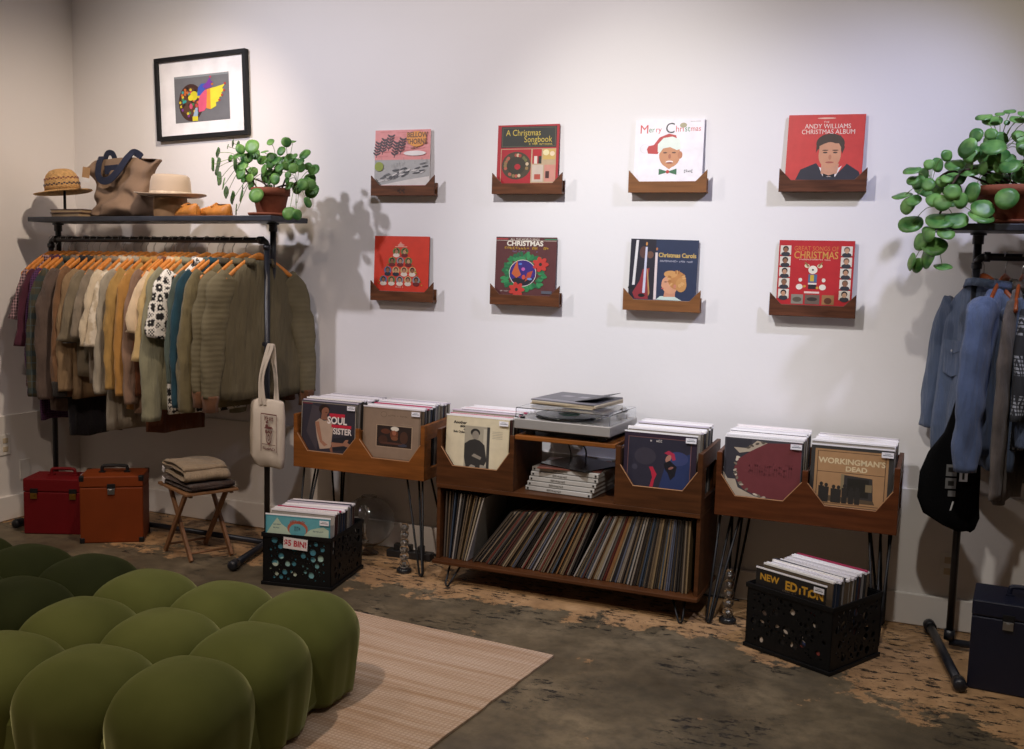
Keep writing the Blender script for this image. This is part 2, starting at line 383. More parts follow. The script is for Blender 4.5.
def make_rug():
    mb = MB().use(rug_mat()); nx, ny = 60, 40; W_, D_ = 1.3, 2.2
    top = []
    for j in range(ny+1):
        row = []
        for i in range(nx+1):
            x = -W_ + W_*i/nx; y = -D_*j/ny
            if i == nx: x += .006*noise.noise(Vector((0, y*25, 3)))
            row.append(mb.bm.verts.new((x, y, .009+.002*noise.noise(Vector((x*6, y*6, 1))))))
        top.append(row)
    for j in range(ny):
        for i in range(nx): mb.face([top[j][i], top[j][i+1], top[j+1][i+1], top[j+1][i]])
    rim = top[0][:]+[r[-1] for r in top[1:]]+top[-1][-2::-1]+[r[0] for r in top[-2:0:-1]]
    low = [mb.bm.verts.new((v.co.x, v.co.y, .001)) for v in rim]
    for i in range(len(rim)): mb.face([rim[i], low[i], low[(i+1) % len(rim)], rim[(i+1) % len(rim)]])
    o = mb.build('jute_rug', smooth=False, loc=(1.43, -1.06, 0), rot=(0, 0, radians(-5)))
    tag(o, 'tan woven jute rug with wavy edge lying on the concrete under the green sofa', 'rug')
make_rug()

# wall plates
def plate(name, label, loc, rz, sockets=0, colr=(.68, .66, .62)):
    t = thing(name, label, 'outlet' if sockets else 'wall plate', loc, rz)
    MB().use(mat('ivory_plate', colr, .4)).box((0, -.003, 0), (.07, .006, .114)).build('cover_plate', t, bevel=.002)
    if sockets:
        for z in (.024, -.024):
            MB().use(mat('socket_insert', (.5, .42, .3), .4)).box((0, -.007, z), (.034, .004, .028)).build('socket', t, bevel=.003)
    return t
plate('wall_outlet', 'white double socket outlet on the left wall at the picture edge', (XL+.013, -.55, .425), radians(90), 2)
plate('blank_plate', 'blank painted wall plate low on the left wall above the red case', (XL+.013, -.42, .268), radians(90), 0, (.62, .60, .57))
plate('wall_outlet', 'small outlet plate low on the back wall behind the right clothes rack post', (2.805, -.0125, .275), 0, 2, (.5, .47, .42))

# ================================================================== WALL SHELVES AND CHRISTMAS RECORDS
SW = .36
def album_shelf(x, z, m, label, logo=False):
    t = thing('album_shelf', label, 'shelf', (x, 0, z), group='wooden album shelves on the wall')
    # notched front plate, its base and sides
    MB().use(m).prism([(0, 0), (SW, 0), (SW, .101), (SW-.05, .05), (.05, .05), (0, .101)], -.050, -.041).build('front_plate', t, bevel=.0015)
    MB().use(m).box((SW/2, -.021, .006), (SW-.006, .040, .010)).build('ledge', t)
    MB().use(m).box((SW/2, -.003, .035), (SW-.01, .006, .06)).build('back_plate', t)
    if logo: art(t, 'logo', [('s', '#241812', (0, 0, 1, 1), 4)], .045, .022, -.0502, x0=SW/2-.025, z0=.012)
    return t
def album(x, z, label, items, side='#222222', lean=.055, rz=0, thick=.006, dx=.019, rl=0):
    t = thing('record_album', label, 'record', (x+dx, -.024, z+.0125), rot=(-lean*.55, rl, rz), group='christmas records displayed on the wall')
    MB().use(ink(side)).box((.1575, thick/2, .1575), (.315, thick, .315)).build('sleeve', t, bevel=.001)
    art(t, 'cover_print', [('r', items[0][1], (0, -.145, 1, .02))]+items, .315, .315*.87, 0, z0=.315*.13)
    return t
def face_small(u, v, r, skin='#c99a78', hair='#3a2a22', shirt='#222222'):
    return [('e', shirt, (u, v-r*1.3, r*1.1, r*.7)), ('e', hair, (u, v+r*.2, r*.72, r*.85)), ('e', skin, (u, v-.1*r, r*.52, r*.72))]
pos = [(0.0, 1.816), (.671, 1.823), (1.3525, 1.828), (2.025, 1.830), (.0038, 1.288), (.674, 1.293), (1.347, 1.294), (2.0115, 1.298)]
wd = [WALNUT, WALNUT, TEAK, WALNUT_D, WALNUT, WALNUT, TEAK, WALNUT_D]
ttl = ['top row far left, under the pink and grey sketched record', 'top row second, under the songbook record', 'top row third, light wood, under the white record', 'top row far right, under the red portrait record',
       'bottom row far left, under the red photo-tree record', 'bottom row second, under the green wreath record', 'bottom row third, light wood, under the candle record', 'bottom row far right, under the record with photo border']
for i in range(8): album_shelf(*pos[i], wd[i], 'notched walnut wall shelf, '+ttl[i], i == 0)
random.seed(11)
# 1 pink and grey sketch
it = [('r', '#dd8f8c', (0, 0, 1, 1)), ('r', '#a9a7a4', (0, 0, 1, .46)), ('p', '#d9d2cc', [(.1, 0), (1, 0), (1, .16), (.6, .1)])]
for k in range(5):
    a = .02+.11*k; h = .52+.06*(k % 3)
    it.append(('p', '#453438', [(a, h-.02), (a+.012, h-.02), (a+.06, h+.26), (a+.045, h+.27)]))
    for j in range(5):
        yy = h+.04+j*.05; xx = a+.012+j*.01
        it.append(('e', '#453438', (xx-.03, yy+.01, .045, .017, 2.4))); it.append(('e', '#453438', (xx+.035, yy+.01, .045, .017, .6)))
for k in range(36):
    u = .04+.9*random.random(); v = .10+u*.22+random.uniform(-.06, .10)
    it.append(('e', random.choice(['#4a4a4c', '#6b6a6b', '#5a5758', '#cfcac6']), (u, v, .06, .014, random.uniform(.1, .6))))
for k in range(30):
    u = random.random(); v = .3+.15*random.random(); it.append(('p', '#8b8987', [(u, v), (u+.004, v), (u+.004, v+.06), (u, v+.06)]))
for k in range(26):
    v = .5+.48*random.random(); u = random.random()*.8; it.append(('p', '#c86a6a', [(u, v), (u+.2, v+.01), (u+.2, v+.014), (u, v+.004)]))
it += [('e', '#8e9a3a', (.09, .34, .08, .085)), ('e', '#e8e0dc', (.73, .575, .2, .045)), ('e', '#e2963c', (.76, .83, .17, .14)), ('r', '#e2963c', (.58, .80, .92, .95))]
it += [('t', '#6b4424', 'BELLOW', (.77, .9, .13, .72, .004)), ('t', '#6b4424', 'THORNS', (.76, .78, .13, .70, .004)), ('s', '#6b4424', (.66, .65, .86, .69), 9)]
album(*pos[0], 'pink and grey sketched record with an orange sun, on the far left top shelf', it, '#d8d2cc', dx=.004)
# 2 songbook
it = [('r', '#a82a30', (0, 0, 1, 1)), ('r', '#2a2a2c', (.06, .61, .96, .97)), ('r', '#5d5a44', (.075, .625, .945, .955)), ('r', '#34352f', (.085, .635, .935, .945)),
      ('t', '#cbb24a', 'A Christmas', (.42, .86, .15, .75, .0)), ('t', '#cbb24a', 'Songbook', (.66, .745, .15, .75, .0)), ('s', '#b9a44a', (.52, .65, .9, .68), 16),
      ('r', '#b9a080', (.06, .0, .96, .59)), ('r', '#a8262e', (.07, .0, .56, .58)), ('ring', '#4a4030', (.32, .3, .12, .24)), ('e', '#3a3428', (.32, .3, .15, .16)), ('e', '#a8262e', (.34, .28, .05, .05)),
      ('r', '#b02c30', (.58, .33, .73, .58)), ('r', '#d8cfc0', (.61, .33, .66, .46)), ('r', '#303028', (.68, .33, .73, .46)), ('r', '#c9a860', (.75, .40, .95, .58)), ('e', '#e6d8a8', (.80, .52, .05, .05)), ('e', '#e6d0b0', (.90, .50, .04, .04)),
      ('r', '#c9b8a8', (.58, .02, .76, .31)), ('r', '#b05040', (.62, .06, .72, .15)), ('r', '#c88a7a', (.78, .02, .95, .31)), ('r', '#4a2c28', (.80, .08, .86, .2))]
for k in range(22):
    a = random.random()*2*pi; it.append(('e', random.choice(['#a04838', '#8a7048', '#c8b090', '#6a6a40', '#b05a48']), (.32+.18*cos(a), .3+.18*sin(a), .026, .03)))
album(*pos[1], 'red songbook record with dark title panel, second on the top shelf row', it, '#8a2024', dx=.012)
# 3 white with santa hat
it = [('r', '#ece7ec', (0, 0, 1, 1)), ('t', '#c8403c', 'M', (.13, .84, .2, .9, .0)), ('t', '#4a8a5a', 'er', (.24, .835, .13, .8)), ('t', '#c8403c', 'ry', (.34, .835, .13, .8)), ('t', '#3a3a3c', 'C', (.51, .85, .24, .85)),
      ('t', '#c8403c', 'hri', (.65, .84, .14, .8)), ('t', '#4a8a5a', 'st', (.76, .84, .14, .8)), ('t', '#c8403c', 'mas', (.88, .84, .12, .8)), ('e', '#a8a080', (.70, .9, .05, .04)), ('r', '#9a9090', (.8, .955, .95, .962)),
      ('e', '#dcd8dc', (.15, .53, .075, .075)), ('e', '#e8e4e8', (.15, .53, .065, .065)),
      ('p', '#b8403e', [(.18, .52), (.2, .45), (.34, .44), (.4, .55), (.62, .66), (.6, .74), (.5, .77), (.36, .71), (.28, .59), (.2, .57)]),
      ('e', '#c48a64', (.52, .42, .155, .2)), ('p', '#c48a64', [(.38, .4), (.44, .25), (.52, .19), (.6, .27), (.66, .4)]), ('e', '#b87a58', (.67, .42, .035, .06)),
      ('p', '#dfe8de', [(.34, .48), (.34, .6), (.42, .7), (.55, .72), (.66, .67), (.68, .52), (.62, .50), (.52, .55), (.42, .53), (.37, .45)]),
      ('e', '#5a3c30', (.45, .46, .03, .012)), ('e', '#5a3c30', (.58, .46, .03, .012)), ('e', '#a86a50', (.52, .40, .02, .04)), ('e', '#f0e0dc', (.52, .31, .055, .022)), ('e', '#8a4038', (.52, .295, .05, .012)),
      ('p', '#3c6a4a', [(.37, .10), (.37, .2), (.5, .155), (.63, .2), (.63, .1), (.5, .145)]), ('e', '#b84038', (.5, .15, .025, .03)), ('s', '#77777c', (.74, .13, .87, .18), 5)]
album(*pos[2], 'white record with a man in a red santa hat, third on the top shelf row', it, '#d8d4da', dx=.016)
# 4 red portrait
it = [('r', '#c84440', (0, 0, 1, 1)), ('e', '#e0b4a0', (.5, .945, .12, .012)), ('t', '#e8cfc0', 'THE', (.5, .885, .04)), ('t', '#e6d6c8', 'ANDY WILLIAMS', (.52, .82, .1, .80, .0)), ('t', '#e6d6c8', 'CHRISTMAS ALBUM', (.53, .735, .1, .80, .0)),
      ('p', '#33323c', [(.14, .0), (.2, .16), (.4, .26), (.5, .12), (.7, .12), (.8, .25), (.96, .13), (1, 0)]), ('p', '#e8e0e0', [(.44, .2), (.5, .05), (.66, .05), (.74, .22), (.6, .12)]), ('p', '#c89478', [(.47, .1), (.47, .25), (.7, .25), (.68, .1), (.58, .05)]),
      ('e', '#4a3c34', (.57, .56, .185, .15)), ('p', '#4a3c34', [(.39, .42), (.39, .56), (.5, .7), (.7, .68), (.76, .5), (.73, .40), (.7, .5), (.43, .5)]),
      ('e', '#cb9474', (.57, .38, .145, .2)), ('p', '#cb9474', [(.43, .52), (.5, .56), (.68, .56), (.71, .5), (.715, .36), (.43, .36)]), ('e', '#4a3830', (.51, .42, .03, .012)), ('e', '#4a3830', (.64, .42, .03, .012)), ('e', '#3c2c28', (.51, .455, .04, .008)), ('e', '#3c2c28', (.64, .455, .04, .008)),
      ('e', '#b87c60', (.575, .35, .02, .04)), ('e', '#a85c50', (.575, .27, .055, .014)), ('p', '#222228', [(.5, .04), (.5, .10), (.575, .07), (.65, .10), (.65, .04), (.575, .06)])]
album(*pos[3], 'red record with a portrait of a man in a bow tie, top right shelf', it, '#a83434', dx=.02, rl=.012)
# 5 photo tree
it = [('r', '#d03c28', (0, 0, 1, 1)), ('p', '#dd9080', [(.42, .81), (.48, .9), (.54, .81)]), ('r', '#e0a898', (.38, .80, .60, .812)), ('s', '#e0b0a0', (.41, .825, .55, .86), 6)]
for r_, n in ((0, 2), (1, 3), (2, 4), (3, 5)):
    for k in range(n):
        u = .48+(k-(n-1)/2)*.15; v = .72-r_*.175
        it += [('e', random.choice(['#6a7a48', '#c8a070', '#8a8a90', '#5a6a90']), (u, v, .068, .07))]
        it += face_small(u, v, .055, random.choice(['#c0906c', '#8a5a40', '#b07c60']), random.choice(['#2c201c', '#4a3424', '#1c1818']), random.choice(['#28303c', '#6a2828', '#dcd0c0']))
for k in range(26):
    v = random.random()*.7+.1; u = .48+random.choice((-1, 1))*(.06+(.82-v)*.48); it.append(('e', random.choice(['#6a7a30', '#c8a030']), (u, v, .012, .01)))
it += [('s', '#e0a090', (.41, .05, .56, .09), 6)]
album(*pos[4], 'red record with a tree of small round photos, far left bottom shelf', it, '#4a2430', dx=.004)
# 6 wreath
it = [('r', '#5c3434', (0, 0, 1, 1)), ('r', '#b04040', (.0, .955, .2, .975)), ('r', '#3c7a58', (.8, .955, 1, .975)), ('r', '#c8c0b0', (0, .935, 1, .942)), ('t', '#dcd4c4', 'ALL THE WORLD SINGS', (.48, .96, .05, .9)), ('t', '#e4dccc', 'CHRISTMAS', (.48, .885, .12, .95, .004)), ('s', '#b8902c', (.1, .785, .88, .83), 17), ('s', '#7a6a90', (.28, .735, .7, .76), 16)]
for k in range(70):
    a = 2*pi*k/70; rr = .31+random.uniform(-.045, .055); it.append(('e', random.choice(['#2f7a4a', '#2a6a44', '#3a8a54']), (.48+rr*cos(a), .37+rr*.95*sin(a), .05, .028, a+random.uniform(-1, 1))))
it += [('e', '#d8d0c0', (.46, .37, .225, .235)), ('e', '#3c2c78', (.46, .37, .215, .225)), ('p', '#26242c', [(.28, .25), (.36, .17), (.46, .145), (.58, .18), (.65, .28), (.55, .3), (.46, .26), (.36, .3)]),
       ('p', '#c06038', [(.28, .36), (.33, .50), (.37, .6), (.39, .45), (.44, .34), (.36, .28)]), ('p', '#b04a34', [(.5, .22), (.54, .38), (.63, .42), (.6, .3)]), ('e', '#c060a8', (.47, .44, .03, .03)), ('e', '#5a78c8', (.42, .53, .03, .02)), ('e', '#7090c8', (.58, .27, .04, .02)), ('e', '#c8503c', (.48, .3, .03, .04))]
for cx, cy in ((.75, .53), (.37, .08)):
    for k in range(7): a = 2*pi*k/7; it.append(('e', '#c03c34', (cx+.06*cos(a), cy+.06*sin(a), .075, .04, a)))
    it.append(('e', '#30302a', (cx, cy, .025, .03)))
it += [('r', '#5a5a64', (.78, .02, .95, .07)), ('s', '#c8b8b0', (.1, .04, .24, .06), 7)]
album(*pos[5], 'brown record with a green wreath and red flowers, second on the bottom shelf row', it, '#4c2a2c', dx=.013)
# 7 candles
it = [('r', '#2b3550', (0, 0, 1, 1)), ('p', '#262430', [(0, 0), (.4, 0), (.38, 1), (0, 1)]), ('e', '#5a3c38', (.2, .78, .06, .1)), ('e', '#6a4a3c', (.3, .74, .05, .06)),
      ('p', '#8e3038', [(.06, .1), (.16, .3), (.2, .5), (.3, .52), (.28, .3), (.3, .0), (.1, .0)]), ('p', '#b08858', [(.26, .5), (.275, .5), (.32, .1), (.3, .05)]),
      ('p', '#dcd8d8', [(.05, .23), (.09, .23), (.12, .98), (.08, .98)]), ('p', '#c8c8dc', [(.21, .1), (.25, .1), (.255, .87), (.225, .87)]), ('p', '#dccccc', [(.38, .0), (.42, .0), (.41, .78), (.375, .78)]),
      ('e', '#c88c4c', (.24, .92, .014, .03)), ('e', '#b07048', (.395, .84, .014, .025)), ('e', '#1c1c20', (.04, .18, .05, .03)), ('e', '#1c1c20', (.2, .06, .05, .03)),
      ('t', '#c8a860', 'Christmas Carols', (.7, .74, .1, .78, .003)), ('s', '#a8a8b8', (.45, .63, .93, .66), 22),
      ('p', '#c8d8d0', [(.42, .0), (.48, .06), (.68, .07), (.8, .0)]), ('p', '#c88c70', [(.53, .05), (.55, .2), (.7, .2), (.7, .06)]), ('e', '#d09878', (.61, .25, .115, .15, .3)), ('e', '#d09878', (.52, .24, .03, .035)), ('e', '#b85c54', (.51, .19, .018, .012)), ('e', '#4a3430', (.55, .30, .02, .008)),
      ('e', '#b8804c', (.72, .33, .13, .15)), ('e', '#c8945c', (.62, .43, .1, .06)), ('e', '#c08c54', (.78, .26, .08, .12)), ('e', '#c48068', (.69, .23, .022, .035))]
for k in range(16): a = random.random()*6.28; it.append(('e', random.choice(['#d0a068', '#a87040']), (.71+.11*cos(a), .35+.12*sin(a), .03, .014, a)))
album(*pos[6], 'navy record with white candles and a singing child, third on the bottom shelf row', it, '#232a40', dx=.016, rl=.012)
# 8 photo border
it = [('r', '#b4242c', (0, 0, 1, 1)), ('t', '#c8783c', 'GREAT SONGS OF', (.5, .87, .1, .72)), ('t', '#c89048', 'CHRISTMAS', (.5, .765, .16, .7, .002)), ('s', '#e0b8a8', (.28, .69, .7, .71), 24),
      ('e', '#e8e0d0', (.47, .54, .06, .065)), ('e', '#d8d0b0', (.39, .60, .035, .03)), ('e', '#d8d0b0', (.56, .60, .035, .03)), ('p', '#8a6a3c', [(.35, .66), (.37, .66), (.42, .6), (.40, .58)]), ('p', '#8a6a3c', [(.58, .66), (.6, .66), (.55, .58), (.53, .6)]), ('e', '#30282c', (.47, .54, .014, .014)),
      ('r', '#4a6a8a', (.415, .34, .53, .47)), ('r', '#c8a83c', (.44, .36, .49, .46)), ('r', '#e0d8d0', (.415, .31, .53, .335)), ('r', '#28242c', (.42, .24, .525, .31)),
      ('e', '#dcd4c8', (.31, .38, .025, .03)), ('e', '#e0d8cc', (.30, .27, .045, .045)), ('e', '#dcd4c8', (.62, .38, .025, .03)), ('e', '#e0d8cc', (.61, .27, .045, .045)), ('e', '#c89038', (.37, .28, .02, .02)), ('e', '#c89038', (.54, .26, .02, .02)), ('r', '#e0c8c0', (.37, .17, .57, .2)),
      ('r', '#8a8478', (.2, .0, .36, .15)), ('e', '#5c5448', (.28, .07, .06, .04)), ('r', '#6a5a50', (.385, .0, .58, .15)), ('e', '#38302c', (.48, .08, .07, .03)), ('r', '#9a7048', (.61, .0, .77, .15)), ('e', '#5c3424', (.69, .06, .05, .05))]
for side in (.02, .83):
    for k in range(5):
        v = .78-k*.172; it.append(('r', '#d8d0c4', (side, v-.01, side+.145, v+.135)))
        it += face_small(side+.072, v+.07, .055, random.choice(['#c0987c', '#8a6048', '#b88c70']), random.choice(['#2c2420', '#6a5848', '#1c1a1c']), '#34343c')
album(*pos[7], 'red record bordered by small square portraits, bottom right shelf', it, '#2c2430', dx=.025, rz=-.02)

# ================================================================== FRAMED PICTURE
def framed():
    t = thing('framed_picture', 'black framed colourful print of an abstract winged head, high above the left clothes rack', 'picture', (-1.385, -.001, 2.118), rot=(0, -.042, 0))
    W_, H_ = .615, .447; fm = mat('black_frame', (.010, .010, .011), .5, spec=.25)
    mb = MB().use(fm); b = .022
    for c, d in (((W_/2, -.016, b/2), (W_, .032, b)), ((W_/2, -.016, H_-b/2), (W_, .032, b)), ((b/2, -.016, H_/2), (b, .032, H_-2*b)), ((W_-b/2, -.016, H_/2), (b, .032, H_-2*b))): mb.box(c, d)
    mb.build('frame', t, bevel=.001)
    MB().use(mat('mat_board', (.86, .85, .88), .7)).box((W_/2, -.009, H_/2), (W_-2*b, .01, H_-2*b)).build('mat_board', t)
    it = [('r', '#6f7075', (0, 0, 1, 1)), ('r', '#8d9498', (0, .955, 1, 1)), ('e', '#43281f', (.3, .42, .23, .40)), ('e', '#5a3a2c', (.28, .45, .17, .3))]
    random.seed(3)
    for k in range(46):
        a = random.random()*6.28; r_ = random.random()**.5
        it.append(('e', random.choice(['#c83c50', '#3c8a50', '#d8c030', '#7a3c8a', '#c86a30', '#30a0a0', '#2a1a18']), (.29+.19*r_*cos(a), .45+.33*r_*sin(a), .022, .03)))
    it += [('e', '#d8cc28', (.36, .56, .07, .10)), ('e', '#e0d430', (.30, .52, .05, .06)), ('p', '#3a58b8', [(.42, .55), (.44, .72), (.5, .8), (.6, .8), (.56, .66), (.47, .55)]), ('p', '#7a3aa0', [(.52, .74), (.6, .82), (.66, .92), (.68, .84), (.72, .82), (.66, .78), (.7, .72), (.58, .68)]), ('e', '#c83c60', (.67, .93, .02, .02)), ('e', '#d0682c', (.7, .77, .02, .02)),
           ('p', '#dc5a7c', [(.44, .2), (.43, .4), (.47, .55), (.56, .66), (.66, .68), (.66, .5), (.62, .34), (.54, .22)]), ('p', '#e8983c', [(.58, .27), (.6, .6), (.6, .67), (.72, .7), (.72, .3), (.66, .24)]),
           ('p', '#e6dc3c', [(.66, .24), (.66, .68), (.78, .71), (.9, .74), (.93, .76), (.88, .66), (.92, .62), (.86, .57), (.88, .5), (.82, .48), (.83, .4), (.76, .38), (.76, .3)]),
           ('p', '#9ab0c8', [(.33, .12), (.38, .3), (.42, .3), (.42, .12)]), ('r', '#d8cc30', (.32, .02, .42, .12)), ('e', '#c85070', (.3, .34, .03, .06))]
    for q in ((.93, .76), (.91, .62), (.87, .52), (.82, .42)): it.append(('e', '#b84038', (q[0], q[1], .02, .025)))
    art(t, 'print', it, W_*.6, H_*.56, -.0145, x0=W_*.2, z0=H_*.2)
    return t
framed()

# ================================================================== RECORD SLEEVES (one mesh, copied)
def random_ramp(name, cols, rough=.55, seed=0.0):
    m, nt, b, N, L = nodes(name)
    oi = N.new('ShaderNodeObjectInfo'); r = N.new('ShaderNodeValToRGB'); r.color_ramp.interpolation = 'CONSTANT'; e = r.color_ramp.elements
    while len(e) < len(cols): e.new(.5)
    for i, c in enumerate(cols): e[i].position = i/len(cols); e[i].color = (*srgb(c), 1)
    f = N.new('ShaderNodeMath'); f.operation = 'FRACT'; a = N.new('ShaderNodeMath'); a.operation = 'ADD'; a.inputs[1].default_value = seed
    L.new(oi.outputs['Random'], a.inputs[0]); L.new(a.outputs[0], f.inputs[0]); L.new(f.outputs[0], r.inputs[0])
    nz = N.new('ShaderNodeTexNoise'); nz.inputs['Scale'].default_value = 30; tc = N.new('ShaderNodeTexCoord'); L.new(tc.outputs['Object'], nz.inputs[0])
    mx = N.new('ShaderNodeMix'); mx.data_type = 'RGBA'; mx.blend_type = 'MULTIPLY'; mx.inputs[0].default_value = .3 if 'edges' not in name else 0.0; L.new(r.outputs[0], mx.inputs[6]); L.new(nz.outputs[0], mx.inputs[7])
    L.new(mx.outputs[2], b.inputs['Base Color']); b.inputs['Roughness'].default_value = rough; return m
EDGE = random_ramp('sleeve_edges', ['#f4f1f3', '#e8e4e8', '#f6f4f6', '#dedade', '#efecf0', '#f4f0ea', '#e4dfe2', '#f6f4f7', '#f0edf0', '#c8c0cc', '#f2eff2', '#ebe6e6', '#f5f3f5', '#4a4a58', '#f3f0f3', '#e9e6ec', '#b83a60', '#f1eeee'], .35)
SIDE = random_ramp('sleeve_sides', ['#8a8480', '#3c3834', '#5c4a3c', '#b0a8a0', '#2c3444', '#6a5a48', '#30302e', '#9a9284', '#4a2c28'], .5, .3)
SPINE = random_ramp('sleeve_spines', ['#40342c', '#6c5a44', '#2a2624', '#8a7454', '#35302c', '#5a5048', '#8e8274', '#262830', '#70604e', '#46505c', '#302824', '#9a8a70', '#54302a', '#3e3a38', '#7c6c58', '#5c6070', '#4c4236', '#222022', '#86603a', '#3a4658', '#a09890', '#6a3028'], .45, .1)
def lp_mesh(th, m_top, m_side):
    mb = MB(); mb.use(m_side).box((0, 0, .1565), (.313, th, .313))
    mb.use(m_top).box((0, 0, .3165), (.317, th*2.0, .007))
    o = mb.build('record_sleeve', bevel=0); me = o.data; bpy.data.objects.remove(o); return me
LP_BIN = lp_mesh(.0045, EDGE, SIDE)
LP_SPINE = None
def lp_spine_mesh():
    mb = MB(); mb.use(SPINE).box((0, 0, .1575), (.0062, .315, .315)); o = mb.build('record_sleeve', bevel=.0012); me = o.data; bpy.data.objects.remove(o); return me
LP_SPINE = lp_spine_mesh()
def lp_copy(me, loc, rot, label, group):
    o = bpy.data.objects.new('record_sleeve', me); COL.objects.link(o); o.location = loc; o.rotation_euler = rot
    return tag(o, label, 'record', group)
STK = [('r', '#e6e4ea', (0, 0, 1, 1)), ('r', '#6a7078', (.1, .35, .9, .5)), ('r', '#8a9098', (.25, .65, .75, .75))]
def front_lp(name_label, items, loc, rz=0, hid=.22, lean=-.05, sticker=True, side='#3a3634', group='front records of the bins', plast=True):
    """a record standing at the front of a bin, its cover printed on the -y face; loc is the bottom left corner"""
    t = thing('record_album', name_label, 'record', loc, rot=(lean, 0, rz), group=group)
    MB().use(ink(side)).box((.1575, .0022, .1575), (.315, .0044, .315)).build('sleeve', t, bevel=.0008)
    art(t, 'cover_print', ([('r', items[0][1], (0, -.28, 1, .02))] if hid else [])+items, .315, .315*(1-hid), 0, z0=.315*hid)
    if plast:
        MB().use(EDGE).box((.1575, .0022, .3185), (.319, .0036, .006)).build('plastic_outer_sleeve', t)
    if sticker:
        s = art(t, 'price_sticker', STK, .045, .022, -.009, x0=.268, z0=.288); 
    return t

# ------------------------------------------------------------------ bins
BT = .018
def bin_front(mb, x0, x1, zb, zt, notch, y0, y1, divs):
    """one front board with a chamfered notch per bin"""
    pts = [(x0, zb), (x1, zb), (x1, zt)]
    edges = [x0]+divs+[x1]
    for i in range(len(edges)-1, 0, -1):
        a, b = edges[i-1], edges[i]
        e = .022
        pts += [(b-(e if i == len(edges)-1 else e*.5), zt-.0 if i == len(edges)-1 else zt-.045), (b-(e if i == len(edges)-1 else e*.5), notch+.085), (b-.082, notch), (a+.082, notch), (a+(e if i == 1 else e*.5), notch+.085), (a+(e if i == 1 else e*.5), zt if i == 1 else zt-.045)]
    pts += [(x0, zt)]
    mb.prism(pts, y0, y1)
def notch_edges(parent, x0, x1, notch, y0, divs):
    edges = [x0]+divs+[x1]
    for i in range(len(edges)-1):
        a, b = edges[i], edges[i+1]; ea = .022 if i == 0 else .011; eb = .022 if i == len(edges)-2 else .011
        MB().use(EDGE_W).tube([(a+ea, y0+.001, notch+.085), (a+.082, y0+.001, notch), (b-.082, y0+.001, notch), (b-eb, y0+.001, notch+.085)], .0022, 6).build('pale_notch_edge', parent)
def side_frame(mb, x, zb, zt, y0, y1):
    """side made of rails round an open window, its top edge dropping a little to the back"""
    t = BT
    mb.prism([(y0, zb), (y1, zb), (y1, zb+.055), (y0, zb+.055)], x-t/2, x+t/2, 'x')
    mb.prism([(y0, zt-.075), (y1, zt-.06), (y1, zt+.012), (y0, zt)], x-t/2, x+t/2, 'x')
    for a, b in ((y0, y0+.05), (y1-.05, y1)): mb.prism([(a, zb+.055), (b, zb+.055), (b, zt-.075), (a, zt-.075)], x-t/2, x+t/2, 'x')
def hairpin(parent, x, y, ztop, fx, fy, rods=3, r=.0052):
    mb = MB().use(BLACK); sp = .042 if ztop > .2 else .03
    base = Vector((fx, fy, r+.001)); d = Vector((fx-x, fy-y, 0))
    tops = [Vector((x-sp, y, ztop)), Vector((x+sp, y, ztop)), Vector((x, y+sp, ztop))][:rods] if rods == 3 else [Vector((x-sp, y, ztop)), Vector((x+sp, y, ztop))]
    k = .010
    lows = [base+Vector((-k, 0, .012)), base+Vector((k, 0, .012)), base+Vector((0, k, .012))]
    mb.tube([tops[0], lows[0], base+Vector((-k*.5, 0, .001)), base+Vector((k*.5, 0, .001)), lows[1], tops[1]], r, 8)
    if rods == 3: mb.tube([tops[2], lows[2], base+Vector((0, 0, .003))], r, 8)
    mb.box((x, y+sp*.3, ztop-.002), (sp*2.5, sp*1.8, .003))
    return mb.build('leg', parent, smooth=True)
def bench(loc_x, w, yf, yb, zb, zt, notch, label, feet, BENCH=BENCH):
    t = thing('record_bench', label, 'record bin', (loc_x, 0, 0), group='two-bin wooden record benches')
    mb = MB().use(BENCH); bin_front(mb, 0, w, zb, zt, notch, yf, yf+BT, [w/2]); mb.build('front_board', t, bevel=.002); notch_edges(t, 0, w, notch, yf, [w/2])
    for x in (BT/2, w-BT/2):
        mb = MB().use(BENCH); side_frame(mb, x, zb, zt, yf+BT, yb); mb.build('side_panel', t, bevel=.002)
    MB().use(BENCH).box((w/2, (yf+BT+yb)/2, (zb+zt)/2-.03), (BT*.7, yb-yf-BT, zt-zb-.06)).build('divider', t)
    MB().use(BENCH).box((w/2, (yf+BT+yb)/2, zb+.006), (w-2*BT, yb-yf-BT, .012)).build('bottom_board', t)
    MB().use(BENCH).box((w/2, yb+BT/2-.001, (zb+zt)/2), (w, BT, zt-zb)).build('back_board', t, bevel=.002)
    for (x, y, fx, fy) in feet: hairpin(t, x, y, zb, fx, fy)
    return t
bench(-.232, .735, -.38, -.055, .457, .722, .543, 'two-bin record bench on black hairpin legs, left of the record cabinet',
      [(.075, -.33, .045, -.40), (.66, -.33, .742, -.405), (.09, -.11, .07, -.07), (.665, -.11, .73, -.07)])
bench(1.887, .717, -.41, -.085, .472, .738, .560, 'two-bin record bench on black hairpin legs, right of the record cabinet',
      [(.06, -.36, .0, -.415), (.655, -.36, .665, -.40), (.07, -.14, .03, -.10), (.64, -.14, .67, -.10)], BENCH=BENCH_R)

